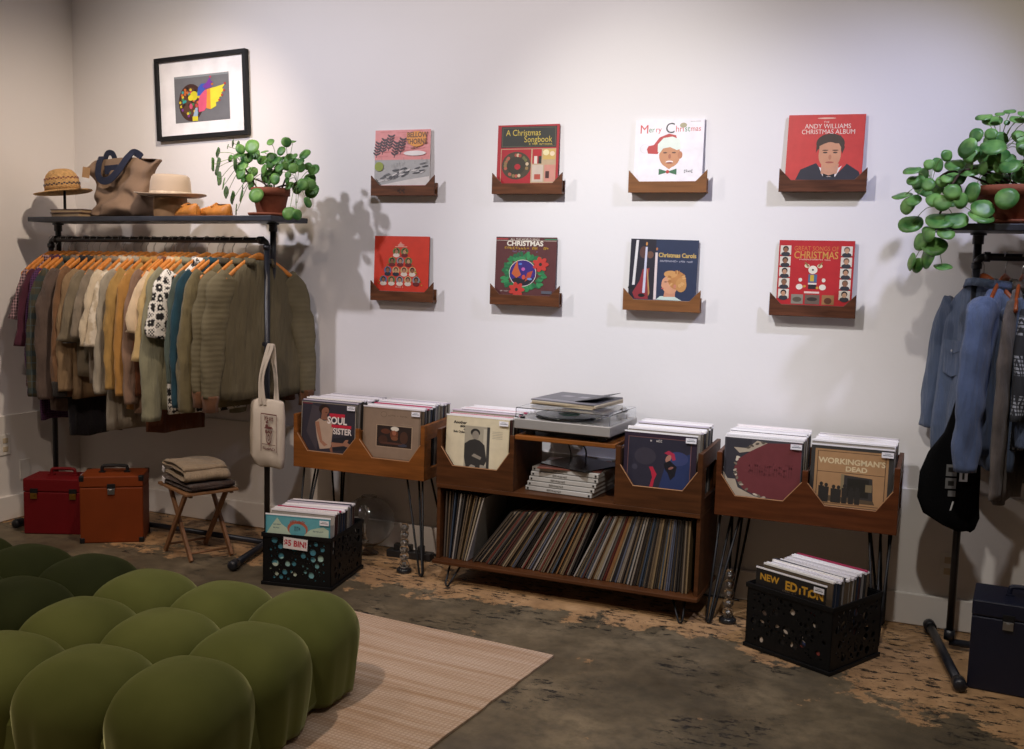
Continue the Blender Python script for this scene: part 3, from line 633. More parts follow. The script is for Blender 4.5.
# the middle cabinet
def cabinet():
    t = thing('record_cabinet', 'wide wooden record cabinet with a bin at each end, standing under the turntable', 'cabinet', (.605, 0, 0))
    w, yf, yb = 1.235, -.452, -.10
    for x in (BT/2, w-BT/2): MB().use(BENCH_D).box((x, (yf+yb)/2+.006, .2885), (BT, yb-yf-.012, .345)).build('side_panel', t, bevel=.002)
    MB().use(BENCH_D).box((w/2, (yf+yb)/2-.004, .108), (w+.012, yb-yf+.03, .018)).build('lower_shelf', t, bevel=.004)
    MB().use(BENCH_D).box((w/2, (yf+yb)/2, .465), (w-.002, yb-yf, .020)).build('deck', t, bevel=.002)
    MB().use(mat('painted_shade_board', (.012, .010, .009), .9)).box((w/2, yb-.003, .2875), (w-2*BT, .006, .33)).build('back_board', t)  # near-black sheet, the shade behind the records put into its colour
    for (a, b) in ((0, .385), (.857, w)):
        mb = MB().use(BENCH_D); bin_front(mb, a, b, .475, .73, .565, yf, yf+BT, []); mb.build('front_board', t, bevel=.002); notch_edges(t, a, b, .565, yf, [])
        for x in (a+BT/2, b-BT/2):
            mb = MB().use(BENCH_D)
            if (x < .2 or x > 1.1): side_frame(mb, x, .475, .73, yf+BT, yb)
            else: mb.prism([(yf+BT, .475), (yb, .475), (yb, .715), (yf+BT, .715)], x-BT/2, x+BT/2, 'x')
            mb.build('side_panel', t, bevel=.002)
        MB().use(BENCH_D).box(((a+b)/2, yb-BT/2, .60), (b-a-.002-2*BT, BT, .25)).build('bin_back', t)
    MB().use(BENCH).box((.621, (yf+yb)/2, .725), (.472-.004, yb-yf, .020)).build('turntable_shelf', t, bevel=.003)
    for (x, y, fx, fy) in ((.09, yf+.05, .083, yf-.03), (w-.09, yf+.05, w-.062, yf-.02), (.10, yb-.05, .08, yb+.0), (w-.10, yb-.05, w-.08, yb)): hairpin(t, x, y, .099, fx, fy, 2, .0048)
    return t
cabinet()

# ------------------------------------------------------------------ records packed in the six bins
random.seed(21)
GB = {'b1a': 'left bin of left bench', 'b1b': 'right bin of left bench', 'ca': 'left bin of cabinet', 'cb': 'right bin of cabinet', 'b2a': 'left bin of right bench', 'b2b': 'right bin of right bench'}
def fill_bin(key, x0, x1, yf, yb, z, n):
    free = (x1-x0)-.317; n += 4; step = (yb-yf)/n
    for i in range(n):
        y = yf+step*(i+.6)
        lp_copy(LP_BIN, ((x0+x1)/2+random.uniform(-.45, .45)*free*.6, y, z+random.uniform(0, .007)+(.010 if random.random() < .12 else 0)), (-.045+random.uniform(-.006, .006), 0, random.uniform(-.006, .006)),
                'record in clear sleeve behind the front cover, '+GB[key], 'records in the '+GB[key])
bins = {'b1a': (-.214, .126, -.348, -.075, .47, 22), 'b1b': (.145, .485, -.348, -.075, .47, 22), 'ca': (.625, .972, -.418, -.125, .4765, 22), 'cb': (1.481, 1.822, -.418, -.125, .4765, 22), 'b2a': (1.905, 2.236, -.378, -.105, .485, 22), 'b2b': (2.256, 2.586, -.378, -.105, .485, 22)}
for k, v in bins.items(): fill_bin(k, *v)

# SOUL SISTER
soul = [('r', '#8f8578', (0, 0, 1, 1)), ('r', '#332f38', (.015, .015, .985, .985)), ('r', '#6a2a34', (.02, .955, .2, .98)), ('p', '#463f44', [(.3, .02), (.36, .9), (.2, .95), (.1, .4)]), ('p', '#26242a', [(.6, .3), (.98, .4), (.98, .1), (.6, .05)]),
        ('e', '#2a1c18', (.42, .87, .10, .10)), ('e', '#8a5c48', (.44, .83, .065, .085, -.3)), ('p', '#8a5c48', [(.36, .66), (.38, .8), (.46, .8), (.5, .66)]), ('e', '#5a3028', (.46, .81, .02, .01)),
        ('p', '#b39a86', [(.26, .6), (.34, .68), (.42, .64), (.52, .66), (.6, .56), (.58, .36), (.56, .10), (.36, .06), (.3, .3)]), ('p', '#a07058', [(.26, .6), (.3, .4), (.36, .2), (.44, .12), (.5, .16), (.4, .24), (.33, .62)]),
        ('p', '#9a6c56', [(.56, .22), (.58, .12), (.8, .17), (.92, .13), (.93, .2), (.86, .24), (.88, .30), (.82, .29), (.78, .22)]), ('p', '#8a5c48', [(.56, .02), (.6, .02), (.58, .14), (.54, .1)]),
        ('r', '#c0263c', (.52, .72, .8, .80)), ('r', '#c0263c', (.56, .52, .92, .58)), ('t', '#e8dcd4', 'SOUL', (.66, .655, .2, .72, .006)), ('t', '#e0d4cc', 'SISTER', (.76, .445, .17, .68, .005))]
front_lp('record with a singer and the words SOUL SISTER, left bin of left bench', soul, (-.205, -.362, .470), lean=-.05)
band = [('r', '#7d6a58', (0, 0, 1, 1)), ('r', '#8c7764', (.03, .03, .97, .97)), ('ring', '#5c4c40', (.36, .88, .05, .055)), ('s', '#6a5848', (.44, .85, .8, .88), 14), ('s', '#9a8a76', (.66, .70, .85, .715), 9), ('r', '#a89078', (.235, .235, .865, .675)), ('r', '#2c201c', (.25, .25, .85, .66)),
        ('e', '#5c3424', (.4, .55, .08, .05)), ('e', '#6a3c28', (.55, .50, .07, .11)), ('e', '#d8d0c0', (.56, .61, .07, .045)), ('e', '#9a6048', (.55, .53, .035, .05)), ('e', '#4a3024', (.72, .45, .07, .12)), ('e', '#432a20', (.36, .38, .08, .09)), ('e', '#7a4c34', (.56, .42, .06, .04)), ('e', '#3c3c48', (.7, .30, .08, .03)), ('e', '#54342a', (.5, .32, .2, .02))]
front_lp('tan record with a small dark square photo, right bin of the left bench', band, (.150, -.360, .470), lean=-.05)
dyl = [('r', '#cfc2a0', (0, 0, 1, 1)), ('r', '#d6caac', (.02, .02, .98, .98)), ('t', '#35312c', 'Another', (.22, .885, .07, .85, .004)), ('t', '#35312c', 'side', (.27, .82, .07, .85, .004)), ('t', '#35312c', 'of', (.30, .765, .06, .85, .004)), ('t', '#35312c', 'Bob Dylan', (.21, .71, .055, .8, .003)),
       ('r', '#a39b88', (.30, .03, .70, .84)), ('r', '#3c3a38', (.655, .03, .70, .84)), ('r', '#c0b7a2', (.6, .1, .65, .8)), ('e', '#2c2a28', (.47, .72, .075, .075)), ('e', '#8d8578', (.475, .67, .055, .085)), ('p', '#343230', [(.30, .25), (.30, .5), (.38, .57), (.46, .6), (.54, .58), (.62, .5), (.66, .22), (.6, .03), (.34, .03)]), ('p', '#8d8578', [(.42, .28), (.56, .22), (.58, .27), (.46, .33)]), ('p', '#9a9284', [(.34, .03), (.42, .12), (.48, .1), (.5, .03)]), ('p', '#9a9284', [(.55, .03), (.56, .13), (.64, .12), (.65, .03)])]
for k in range(5): dyl.append(('r', '#8a8478', (.74, .76-.03*k, .9, .765-.03*k)))
front_lp('cream record with a black and white photo of a person, left cabinet bin', dyl, (.637, -.431, .476), lean=-.045, side='#b8ac8c')
evl = [('r', '#2c2030', (0, 0, 1, 1)), ('r', '#7a5450', (.055, .04, .925, .93)), ('r', '#2a2836', (.063, .048, .917, .922)), ('p', '#27345c', [(.5, .05), (.916, .05), (.916, .7), (.6, .55)]), ('e', '#38406a', (.75, .6, .14, .12)), ('e', '#37333e', (.3, .6, .15, .15)), ('s', '#c8c0b8', (.36, .86, .53, .9), 6),
       ('p', '#a82c48', [(.56, .68), (.62, .73), (.7, .68), (.72, .58), (.68, .56), (.65, .64), (.6, .66)]), ('e', '#a87868', (.62, .59, .035, .07, -.3)), ('p', '#16161e', [(.56, .5), (.64, .56), (.74, .46), (.72, .3), (.66, .22), (.62, .34), (.58, .4)]), ('e', '#8a5850', (.66, .43, .04, .02, .6)), ('p', '#b0243c', [(.36, .42), (.41, .43), (.47, .3), (.44, .2), (.42, .04), (.37, .04), (.41, .24), (.39, .34)]), ('e', '#3c3a48', (.16, .4, .04, .05))]
front_lp('dark purple record with a red-haired figure, right bin of the cabinet', evl, (1.490, -.431, .476), lean=-.045)
tor = [('r', '#45434a', (0, 0, 1, 1)), ('r', '#38363d', (0.02, 0.02, .35, .98)), ('p', '#b3a592', [(.12, .84), (.3, .84), (.42, .98), (.66, .93), (.5, .82), (.3, .78), (.2, .75)]), ('p', '#b3a592', [(.0, .42), (.06, .3), (.16, .3), (.2, .16), (.42, .04), (.6, .02), (.3, .0), (.14, .0), (.0, .3)]),
       ('p', '#6e3438', [(.55, .95), (.99, .99), (.99, .03), (.7, .02), (.45, .05), (.27, .14), (.17, .3), (.14, .5), (.2, .66), (.35, .8)]), ('s', '#75393e', (.28, .42, .9, .62), 12), ('s', '#663034', (.34, .40, .9, .58), 9)]
for k in range(30):
    a = random.uniform(1.7, 4.6); tor.append(('e', random.choice(['#b3a592', '#5a524a', '#cfc4b2', '#7a6e60']), (.62+.47*cos(a), .5+.47*sin(a), .028, .016, random.random()*3)))
front_lp('dark record with torn paper edge round maroon, left bin of right bench', tor, (1.912, -.392, .484), lean=-.045)
wkm = [('r', '#3a3836', (0, 0, 1, 1)), ('r', '#a9825a', (.05, .03, .94, .95)), ('r', '#5c4632', (.08, .06, .91, .92)), ('r', '#ad865e', (.09, .07, .90, .91)), ('r', '#5c4632', (.09, .575, .90, .585)), ('t', '#d8c49c', "WORKINGMAN'S", (.5, .76, .125, .83, .004)), ('t', '#d8c49c', 'DEAD', (.56, .645, .11, .9, .004)),
       ('p', '#3a3634', [(.4, .12), (.4, .55), (.76, .52), (.78, .1)]), ('r', '#26241f', (.46, .2, .72, .5)), ('r', '#8a7a5c', (.38, .3, .42, .56)), ('r', '#7c6c50', (.68, .3, .76, .42)), ('p', '#5c4c3a', [(.1, .1), (.8, .1), (.78, .16), (.12, .2)])]
for k in range(7):
    u = .14+k*.075+random.uniform(-.01, .01); v = .34+random.uniform(-.05, .04); wkm += [('p', '#2e2b28', [(u-.03, .08), (u-.035, v-.03), (u+.035, v-.03), (u+.03, .08)]), ('e', '#2e2b28', (u, v, .022, .032))]
front_lp("tan record reading WORKINGMAN'S DEAD over a street photo, right bin of right bench", wkm, (2.262, -.392, .484), lean=-.045, side='#2c2a28')

# ------------------------------------------------------------------ records on the lower shelf of the cabinet
random.seed(5)
def shelf_lps():
    zb = .1185; seq = []; part = ['nearly upright at the left end of the lower cabinet shelf']
    def add(xb, th): seq.append((xb, th, part[0]))
    x = .634
    for i in range(13):                      # nearly upright group at the left end
        th = radians(1.5+i*1.1); add(x, th); x += .0095/cos(th)+.0006
    x += .012; n = 48; part[0] = 'leaning steeply in the middle of the lower cabinet shelf'
    for i in range(n):                       # long leaning run
        th = radians(37-16.5*i/n); add(x, th); x += .0066/cos(th)+.0028
    x += .004
    part[0] = 'leaning slightly in the right half of the lower cabinet shelf'
    while x < 1.792:                         # right-hand group, straightening up
        th = radians(max(1.0, 20.5*(1.795-x)/(.42)))
        add(x, th); x += .0066/cos(th)+.0012
    for xb, th, pt in seq:
        lp_copy(LP_SPINE, (xb+random.uniform(-.0003, .0003), -.262+random.uniform(-.010, .012), zb+.0032*sin(th)+.0002), (0, th, 0),
                'record with its spine outward, '+pt, 'records '+pt)
shelf_lps()

# ------------------------------------------------------------------ turntable and what is on it
SILV = mat('brushed_aluminium', (.50, .48, .46), .38, var=.05, metal=.55)
DARKP = mat('black_plastic', (.012, .012, .013), .4)
def turntable():
    t = thing('turntable', 'silver turntable with a clear dust cover on top of the cabinet', 'record player', (1.222, -.285, .7355), rz=radians(-3))
    MB().use(SILV).box((0, 0, .052), (.455, .35, .044)).build('plinth', t, bevel=.003)
    MB().use(DARKP).box((0, 0, .0255), (.43, .32, .009)).build('underside', t)
    for x in (-.17, .17):
        for y in (-.12, .12): MB().use(DARKP).lathe([(.022, 0), (.024, .004), (.022, .021)], (x, y, 0), 20).build('foot', t, smooth=True, bevel=.001)
    MB().use(mat('platter', (.10, .10, .10), .35, metal=.8)).lathe([(.150, .0742), (.153, .077), (.153, .083), (.150, .085)], (-.035, 0, 0), 48).build('platter', t, smooth=True, bevel=.001)
    mb = MB().use(SILV).lathe([(.026, .0742), (.024, .09), (.018, .10)], (.175, .11, 0), 20); arm = mb.build('tonearm_base', t, smooth=True)
    mb = MB().use(mat('chrome', (.7, .7, .7), .15, metal=1)).tube([(.175, .15, .106), (.175, .09, .106), (.172, -.04, .100), (.13, -.10, .094)], .0045, 8); mb.use(DARKP).box((.122, -.112, .092), (.014, .03, .010)); mb.use(DARKP).tube([(.175, .15, .106), (.175, .118, .106)], .013, 12); mb.build('tonearm', t, smooth=True)
    MB().use(DARKP).lathe([(.012, .0742), (.011, .081)], (-.20, -.145, 0), 18).build('knob', t)
    cl = mat('clear_acrylic', (.96, .97, .98), .03, var=0, trans=1, ior=1.12, spec=.5)
    mb = MB().use(cl); h0, h1 = .076, .122
    x, y = .222, .170; tk = .003
    mb.box((0, 0, h1), (2*x, 2*y, tk)); mb.box((0, -y, (h0+h1)/2), (2*x, tk, h1-h0-tk)); mb.box((0, y, (h0+h1)/2), (2*x, tk, h1-h0-tk)); mb.box((-x, 0, (h0+h1)/2), (tk, 2*y-tk, h1-h0-tk)); mb.box((x, 0, (h0+h1)/2), (tk, 2*y-tk, h1-h0-tk))
    mb.build('dust_cover', t)
    v = thing('vinyl_record', 'black vinyl record with a green label lying on the turntable platter', 'record', (1.187, -.283, .8207))
    MB().use(mat('black_vinyl', (.008, .008, .009), .22, var=.1)).lathe([(.148, 0), (.15, .001), (.148, .0022)], (0, 0, 0), 56).build('disc', v, smooth=False)
    MB().use(ink('#3c9a78')).lathe([(.049, .0022), (.049, .0028)], (0, 0, 0), 32).build('label', v)
turntable()
random.seed(9)
sp = [('open grey record jacket lying topmost on the dust cover', '#77747a'), ('cream record jacket second in the stack on the dust cover', '#c9bca4'), ('tan record jacket third in the stack on the dust cover', '#a8967c'), ('cream record jacket lowest in the stack on the dust cover', '#bcae94')]
zz = .8625
for i, (lab, c) in enumerate(reversed(sp)):
    t = thing('record_jacket', lab, 'record', (1.195+random.uniform(-.006, .006), -.20+random.uniform(-.006, .006), zz), rz=radians(-6+random.uniform(-3, 3)), group='records lying on the dust cover')
    MB().use(ink(c)).box((0, 0, .003), (.315, .315, .006)).build('sleeve', t, bevel=.001)
    if i == 3:
        mb = MB().use(ink('#5c5a60')); mb.prism([(-.156, -.09), (.156, -.12), (.157, .155), (-.157, .157)], .0062, .0068, 'z')
        mb.use(ink('#8a868c')); mb.prism([(-.09, -.0), (-.04, .0), (-.03, .05), (-.08, .05)], .0069, .0072, 'z'); mb.prism([(.0, -.0), (.05, .0), (.05, .05), (.0, .05)], .0069, .0072, 'z')
        mb.build('cover_print', t)
        mb = MB().use(ink('#35343a')); mb.prism([(.05, .007), (.05, .0085), (.155, .03), (.157, .028)], -.13, .13, 'y'); mb.build('lifted_flap', t)
    zz += .0066

# boxed sets inside the cabinet opening
BOXM = mat('grey_card_box', srgb('#b3afa9'), .6, var=.05)
random.seed(13)
zz = .4756
names = ['lowest', 'second', 'third', 'fourth', 'topmost']
for i in range(5):
    t = thing('record_box', 'pale grey flat record box, %s of five in the cabinet opening' % (names[i] if i in (0, 4) else names[i]+' from bottom'), 'box', (1.195+i*.006, -.26+i*.004, zz), rz=radians(-4+random.uniform(-1.5, 1.5)), group='grey boxes in the cabinet opening')
    h = .0215
    MB().use(BOXM).box((0, 0, h/2), (.325, .27, h-.001)).build('box_body', t, bevel=.002)
    MB().use(ink('#6e6a66')).box((0, -.1352, .003), (.325, .0008, .002)).build('lid_seam', t)
    for x in (-.15, .15): MB().use(DARKP).box((x, -.136, h*.5), (.008, .002, .008)).build('stud', t)
    art(t, 'printed_line', [('s', '#5a5650', (0, .3, 1, .75), 10)], .07, .02, -.1356, x0=-.055, z0=.001)
    zz += h+.0004
t = thing('record_jacket', 'red-brown record jacket lying on the grey boxes in the cabinet', 'record', (1.21, -.25, zz), rz=radians(8)); MB().use(ink('#7a4436')).box((0, 0, .002), (.29, .27, .004)).build('sleeve', t)
zz += .0045
t = thing('record_jacket', 'black glossy record jacket lying askew on top of the boxes in the cabinet', 'record', (1.235, -.24, zz), rz=radians(-22)); MB().use(ink('#1d1c1c', .2)).box((0, 0, .002), (.28, .27, .004)).build('sleeve', t)
# black speaker boxes and cables behind the opening
t = tag(MB().use(DARKP).tube(smoothpts([(1.12, -.115, .712), (1.125, -.11, .66), (1.14, -.108, .60), (1.13, -.105, .52)]), .0035, 6).build('cable', smooth=True), 'thin black cable hanging at the left behind the opening of the cabinet', 'cable', 'cables behind the cabinet opening')
t = tag(MB().use(DARKP).tube(smoothpts([(1.20, -.115, .712), (1.19, -.11, .67), (1.215, -.108, .62), (1.20, -.105, .52)]), .004, 6).build('cable', smooth=True), 'thicker black cable hanging in the middle behind the opening of the cabinet', 'cable', 'cables behind the cabinet opening')

# ------------------------------------------------------------------ crates
def holed_panel(mb, w, h, th, put, holes, n=14):
    pts = [Vector((0, 0)), Vector((w, 0)), Vector((w, h)), Vector((0, h))]; ed = [(0, 1), (1, 2), (2, 3), (3, 0)]
    for cx, cy, r in holes:
        k = len(pts); pts += [Vector((cx+r*cos(2*pi*i/n), cy+r*sin(2*pi*i/n))) for i in range(n)]; ed += [(k+i, k+(i+1) % n) for i in range(n)]
    vo, eo, fo, *_ = delaunay_2d_cdt(pts, ed, [], 1, 1e-6)
    A = [mb.bm.verts.new(put(v.x, v.y, 0)) for v in vo]; B = [mb.bm.verts.new(put(v.x, v.y, th)) for v in vo]; cnt = {}
    for f in fo:
        c = sum((vo[i] for i in f), Vector((0, 0)))/len(f)
        if any((c-Vector((a, b))).length < r*.97 for a, b, r in holes): continue
        mb.face([A[i] for i in f]); mb.face([B[i] for i in reversed(f)])
        for i in range(len(f)):
            e = (f[i], f[(i+1) % len(f)]); k = (min(e), max(e)); cnt.setdefault(k, []).append(e)
    for k, e in cnt.items():
        if len(e) == 1: a, b = e[0]; mb.face([A[a], B[a], B[b], A[b]])
def holes_for(w, h, seed, n=60, rmin=.003, rmax=.0175):
    random.seed(seed); H = []
    for k in range(4000):
        r = rmax*(1-.6*random.random()) if len(H) < 26 else random.uniform(rmin, .006)
        cx = random.uniform(.03, w-.03); cy = random.uniform(.03, h-.035)
        if all((cx-a)**2+(cy-b)**2 > (r+c+.0025)**2 for a, b, c in H): H.append((cx, cy, r))
        if len(H) >= n: break
    return H
CR = mat('black_crate_plastic', (.004, .004, .0045), .5, var=.2, spec=.25)
def crate(label, loc, rz, w, d, h, seed, n=70):
    t = thing('milk_crate', label, 'crate', loc, rz, group='black crates of records on the floor')
    th = .004
    for side in range(4):
        W_ = w if side % 2 == 0 else d
        f = {0: lambda u, v, q: (u, q, v), 2: lambda u, v, q: (u, d-q, v), 1: lambda u, v, q: (w-q, u, v), 3: lambda u, v, q: (q, u, v)}[side]
        mb = MB().use(CR); holed_panel(mb, W_, h-.012, th, lambda u, v, q: Vector(f(u, v+.006, q)), holes_for(W_, h, seed+side, n))
        mb.build('front_panel' if side == 0 else 'side_panel', t)
    mb = MB().use(CR)
    for z, o_, hh in ((.008, .007, .016), (h-.010, .006, .020)):
        mb = MB().use(CR); mb.box((w/2, -o_/2, z), (w+2*o_, o_, hh)); mb.box((w/2, d+o_/2, z), (w+2*o_, o_, hh)); mb.box((-o_/2, d/2, z), (o_, d, hh)); mb.box((w+o_/2, d/2, z), (o_, d, hh)); mb.build('rim', t, bevel=.002)
    MB().use(CR).box((w/2, d/2, .006), (w-2*th, d-2*th, .006)).build('base', t)
    return t
def fill_crate(loc, rz, w, d, n, y0, y1, label, group, z=.0105):
    random.seed(n); R = Matrix.Rotation(rz, 3, 'Z')
    for i in range(n):
        p = R @ Vector((w/2+random.uniform(-.003, .003), y0+(y1-y0)*i/n, z+random.uniform(0, .014)))+Vector(loc)
        lp_copy(LP_BIN, p, (-.07+random.uniform(-.01, .01), random.uniform(-.008, .008), rz+random.uniform(-.012, .012)), label, group)
# crate 1
c1, a1 = (-.083, -.832, 0), radians(9.5)
crate('black crate of records with a white and red price card, under the left bench', c1, a1, .335, .375, .245, 31)
fill_crate(c1, a1, .335, .375, 24, .035, .30, 'record packed in the black crate with the price card', 'records in the crate with the price card')
blue = [('r', '#4f96a6', (0, 0, 1, 1)), ('r', '#62a8b4', (.02, .02, .98, .98)), ('p', '#b8ccb8', [(.02, .74), (.1, .86), (.18, .97), (.25, .88), (.33, .83), (.38, .76), (.6, .75), (.7, .83), (.8, .86), (.9, .88), (.98, .84), (.98, .7), (.02, .7)]), ('e', '#b0604c', (.5, .83, .16, .11)), ('e', '#62a8b4', (.5, .80, .13, .10)), ('s', '#a04c40', (.38, .90, .62, .95), 9), ('s', '#3c6470', (.45, .79, .55, .86), 3),
        ('s', '#3c6470', (.12, .86, .24, .88), 7), ('s', '#3c6470', (.12, .81, .24, .83), 6), ('s', '#3c6470', (.74, .80, .90, .82), 8), ('r', '#4a8aa0', (.02, .02, .98, .68)), ('e', '#9ac4c0', (.3, .3, .12, .1)), ('e', '#78b0b8', (.7, .25, .2, .14)), ('e', '#c8d8c8', (.5, .15, .1, .06)), ('e', '#c0d0c0', (.15, .2, .08, .1)), ('e', '#a8ccc4', (.85, .4, .08, .08))]
R1 = Matrix.Rotation(a1, 3, 'Z')
front_lp('light blue record with clouds at the front of the crate with the price card', blue, Vector(c1)+R1 @ Vector((.010, .006, .0105)), rz=a1, hid=0, lean=-.012, side='#4f8a98')
t = thing('price_card', 'white card lettered in red, $5 BIN!, fixed to the front rim of the black crate', 'sign', Vector(c1)+R1 @ Vector((.165, -.0085, .205)), rot=(0, .05, a1))
MB().use(ink('#d9d4d2')).box((0, 0, 0), (.118, .0012, .052)).build('card', t)
art(t, 'lettering', [('t', '#b02838', '$5 BIN!', (.5, .5, .95, .31, .03))], .118, .040, -.0008, x0=-.059, z0=-.020)
# crate 2
c2, a2 = (2.072, -.597, 0), radians(-27)
crate('black crate of records with the yellow NEW EDITION record, under the right bench', c2, a2, .385, .335, .262, 61)
fill_crate(c2, a2, .385, .335, 21, .035, .285, 'record packed in the black crate with the NEW EDITION record', 'records in the crate with the NEW EDITION record')
ned = [('r', '#1c1a1a', (0, 0, 1, 1)), ('t', '#c8942c', 'NEW', (.20, .905, .115, 1.05, .004)), ('t', '#c8942c', 'ED', (.52, .88, .15, .95, .006)), ('t', '#c8942c', 'i', (.645, .86, .10, 1, .006)), ('t', '#c8942c', 'T', (.71, .88, .13, 1, .006)), ('t', '#c8942c', 'i', (.77, .86, .10, 1, .006)), ('t', '#c8942c', 'ON', (.87, .87, .13, 1, .006)), ('s', '#7a6a5c', (.4, .80, .6, .82), 9)]
random.seed(77)
for k in range(40): ned.append(('e', random.choice(['#8a3c34', '#c8b8a8', '#2c3c6a', '#5a4a40', '#1c1a1a', '#d8d0cc', '#1c1a1a', '#1c1a1a']), (random.random(), random.random()*.7, .045, .045)))
R2 = Matrix.Rotation(a2, 3, 'Z')
front_lp('black record lettered NEW EDITION in yellow at the front of a crate', ned, Vector(c2)+R2 @ Vector((.030, .006, .0105)), rz=a2, hid=0, lean=-.012, side='#1c1a1a', sticker=True)

# ================================================================== CLOTHES RACKS
def pipe_fit(mb, p, ax, r=.021, l=.03):
    p = Vector(p); a = Vector(ax).normalized(); mb.tube([p-a*l/2, p+a*l/2], r, 14)
def rack(name_label, x0, x1, y, zbar, zshelf, tilt, feet, sx0, sx1, sy0, sy1, right_end=True):
    t = thing('clothes_rack', name_label, 'clothes rack', (0, 0, 0))
    r = .0145; zb1 = zbar+(x1-x0)*tilt
    def up(name, pts, rr=r):
        return MB().use(PIPE).tube(pts, rr, 14).build(name, t, smooth=True)
    rad = .03
    L = [(x0, y, .045), (x0, y, zbar-rad)]+[(x0+rad-rad*cos(a), y, zbar-rad+rad*sin(a)) for a in (.4, .8, 1.2)]+[(x0+rad, y, zbar)]
    R = [(x1-rad, y, zb1)]+[(x1-rad+rad*sin(a), y, zb1-rad+rad*cos(a)) for a in (.4, .8, 1.2)]+[(x1, y, zb1-rad), (x1, y, .045)]
    up('post', L[:2]); up('post', R[-2:])
    up('hanging_bar', L[1:]+R[:-1])
    for p, ax in (((x0, y, zbar-.035), (0, 0, 1)), ((x0+.035, y, zbar), (1, 0, 0)), ((x1, y, zb1-.035), (0, 0, 1)), ((x1-.035, y, zb1), (1, 0, 0))): mb = MB().use(PIPE); pipe_fit(mb, p, ax, .0195, .022); mb.build('elbow_collar', t, smooth=True)
    up('lower_bar', [(x0, y, .03), (x1, y, .03)])
    for (x, f0, f1) in feet:
        f0 = Vector((*f0, .028)); f1 = Vector((*f1, .028)); d = (f1-f0).normalized()
        o = up('foot', [f0, f1], .0175)
        for q, s in ((f0, -1), (f1, 1)): mb = MB().use(PIPE); mb.tube([q-d*s*.045, q-d*s*.044, q, q+d*s*.006, q+d*s*.011], [.018, .0245, .0245, .021, .010], 14); mb.build('end_cap', o, smooth=True)
        mb = MB().use(PIPE); pipe_fit(mb, (x, y, .06), (0, 0, 1), .021, .04); mb.build('tee', o, smooth=True)
    # shelf on short posts clamped behind the frame
    w = sx1-sx0
    for x in (x0+.0, x1-.002 if right_end else None):
        if x is None: continue
        zs = zshelf+(x-sx0)*tilt
        o = up('shelf_post', [(x, y+.052, zbar-.24 if x > x0+.1 or not right_end else zbar-.12), (x, y+.052, zs-.001)], .0155)
        mb = MB().use(PIPE); mb.lathe([(.021, -.035), (.021, -.001), (.03, 0), (.03, .008)], (x, y+.052, zs-.010), 20); mb.build('flange', o, smooth=False); mb = MB().use(PIPE).box((x, y+.026, zbar-.09), (.03, .05, .022)); mb.build('clamp', o, bevel=.002)
    MB().use(mat('black_stained_plank', (.026, .030, .042), .42, var=.35, scale=6, stretch=(1, 9, 9))).box((w/2, (sy0+sy1)/2, .013), (w, sy1-sy0, .026)).build('shelf', t, bevel=.003, loc=(sx0, 0, zshelf), rot=(0, -tilt, 0))
    return t
TL = .011
rack('black pipe clothes rack with a plank shelf in the left corner', -1.862, -.420, -.34, 1.560, 1.650, TL, [(-1.862, (-1.822, -.66), (-1.888, -.12)), (-.420, (-.325, -.745), (-.475, -.115))], -1.885, -.298, -.475, -.165)
rack('black pipe clothes rack with a plank shelf at the right edge', 2.823, 4.25, -.26, 1.566, 1.660, 0.0, [(2.823, (2.862, -.72), (2.745, -.07)), (4.25, (4.27, -.66), (4.2, -.07))], 2.655, 4.35, -.43, -.115)

# ------------------------------------------------------------------ hangers and garments
HWOOD = mat('hanger_wood', srgb('#c67c36'), .35, var=.22, scale=7, stretch=(1, 8, 8), spec=.5)
HWOOD_D = mat('dark_hanger_wood', srgb('#8a4420'), .3, var=.22, scale=7, stretch=(1, 8, 8), spec=.5)
def make_hanger(m):
    t = thing('clothes_hanger', 'wooden hanger', 'hanger')
    mb = MB().use(m); n = 14; rings = []
    for i in range(-n, n+1):
        s = i/n; y = .190*s; z = -.060-.122*abs(s)**1.35; hh = .019*(1-.35*abs(s)); th = .0075
        rings.append([Vector((th*cos(a)+.022*s*s, y, z-hh+hh*1.0*sin(a))) for a in [2*pi*k/10 for k in range(10)]])
    mb.loft(rings); mb.build('hanger_body', t, smooth=True)
    pts = [(0, 0, -.064), (0, 0, -.030)]+[(0, .0195*sin(a)*1.0, .0-.0195*cos(a)+.0) for a in [0.0+.35*k for k in range(1, 13)]]
    pts = [(0, 0, -.064), (0, .0, -.034), (0, .010, -.020)]+[(0, .0185*cos(a), .0185*sin(a)) for a in [-.8+.42*k for k in range(0, 10)]]
    MB().use(HOOK).tube(pts, .0021, 6).build('hook', t, smooth=True)
    return t
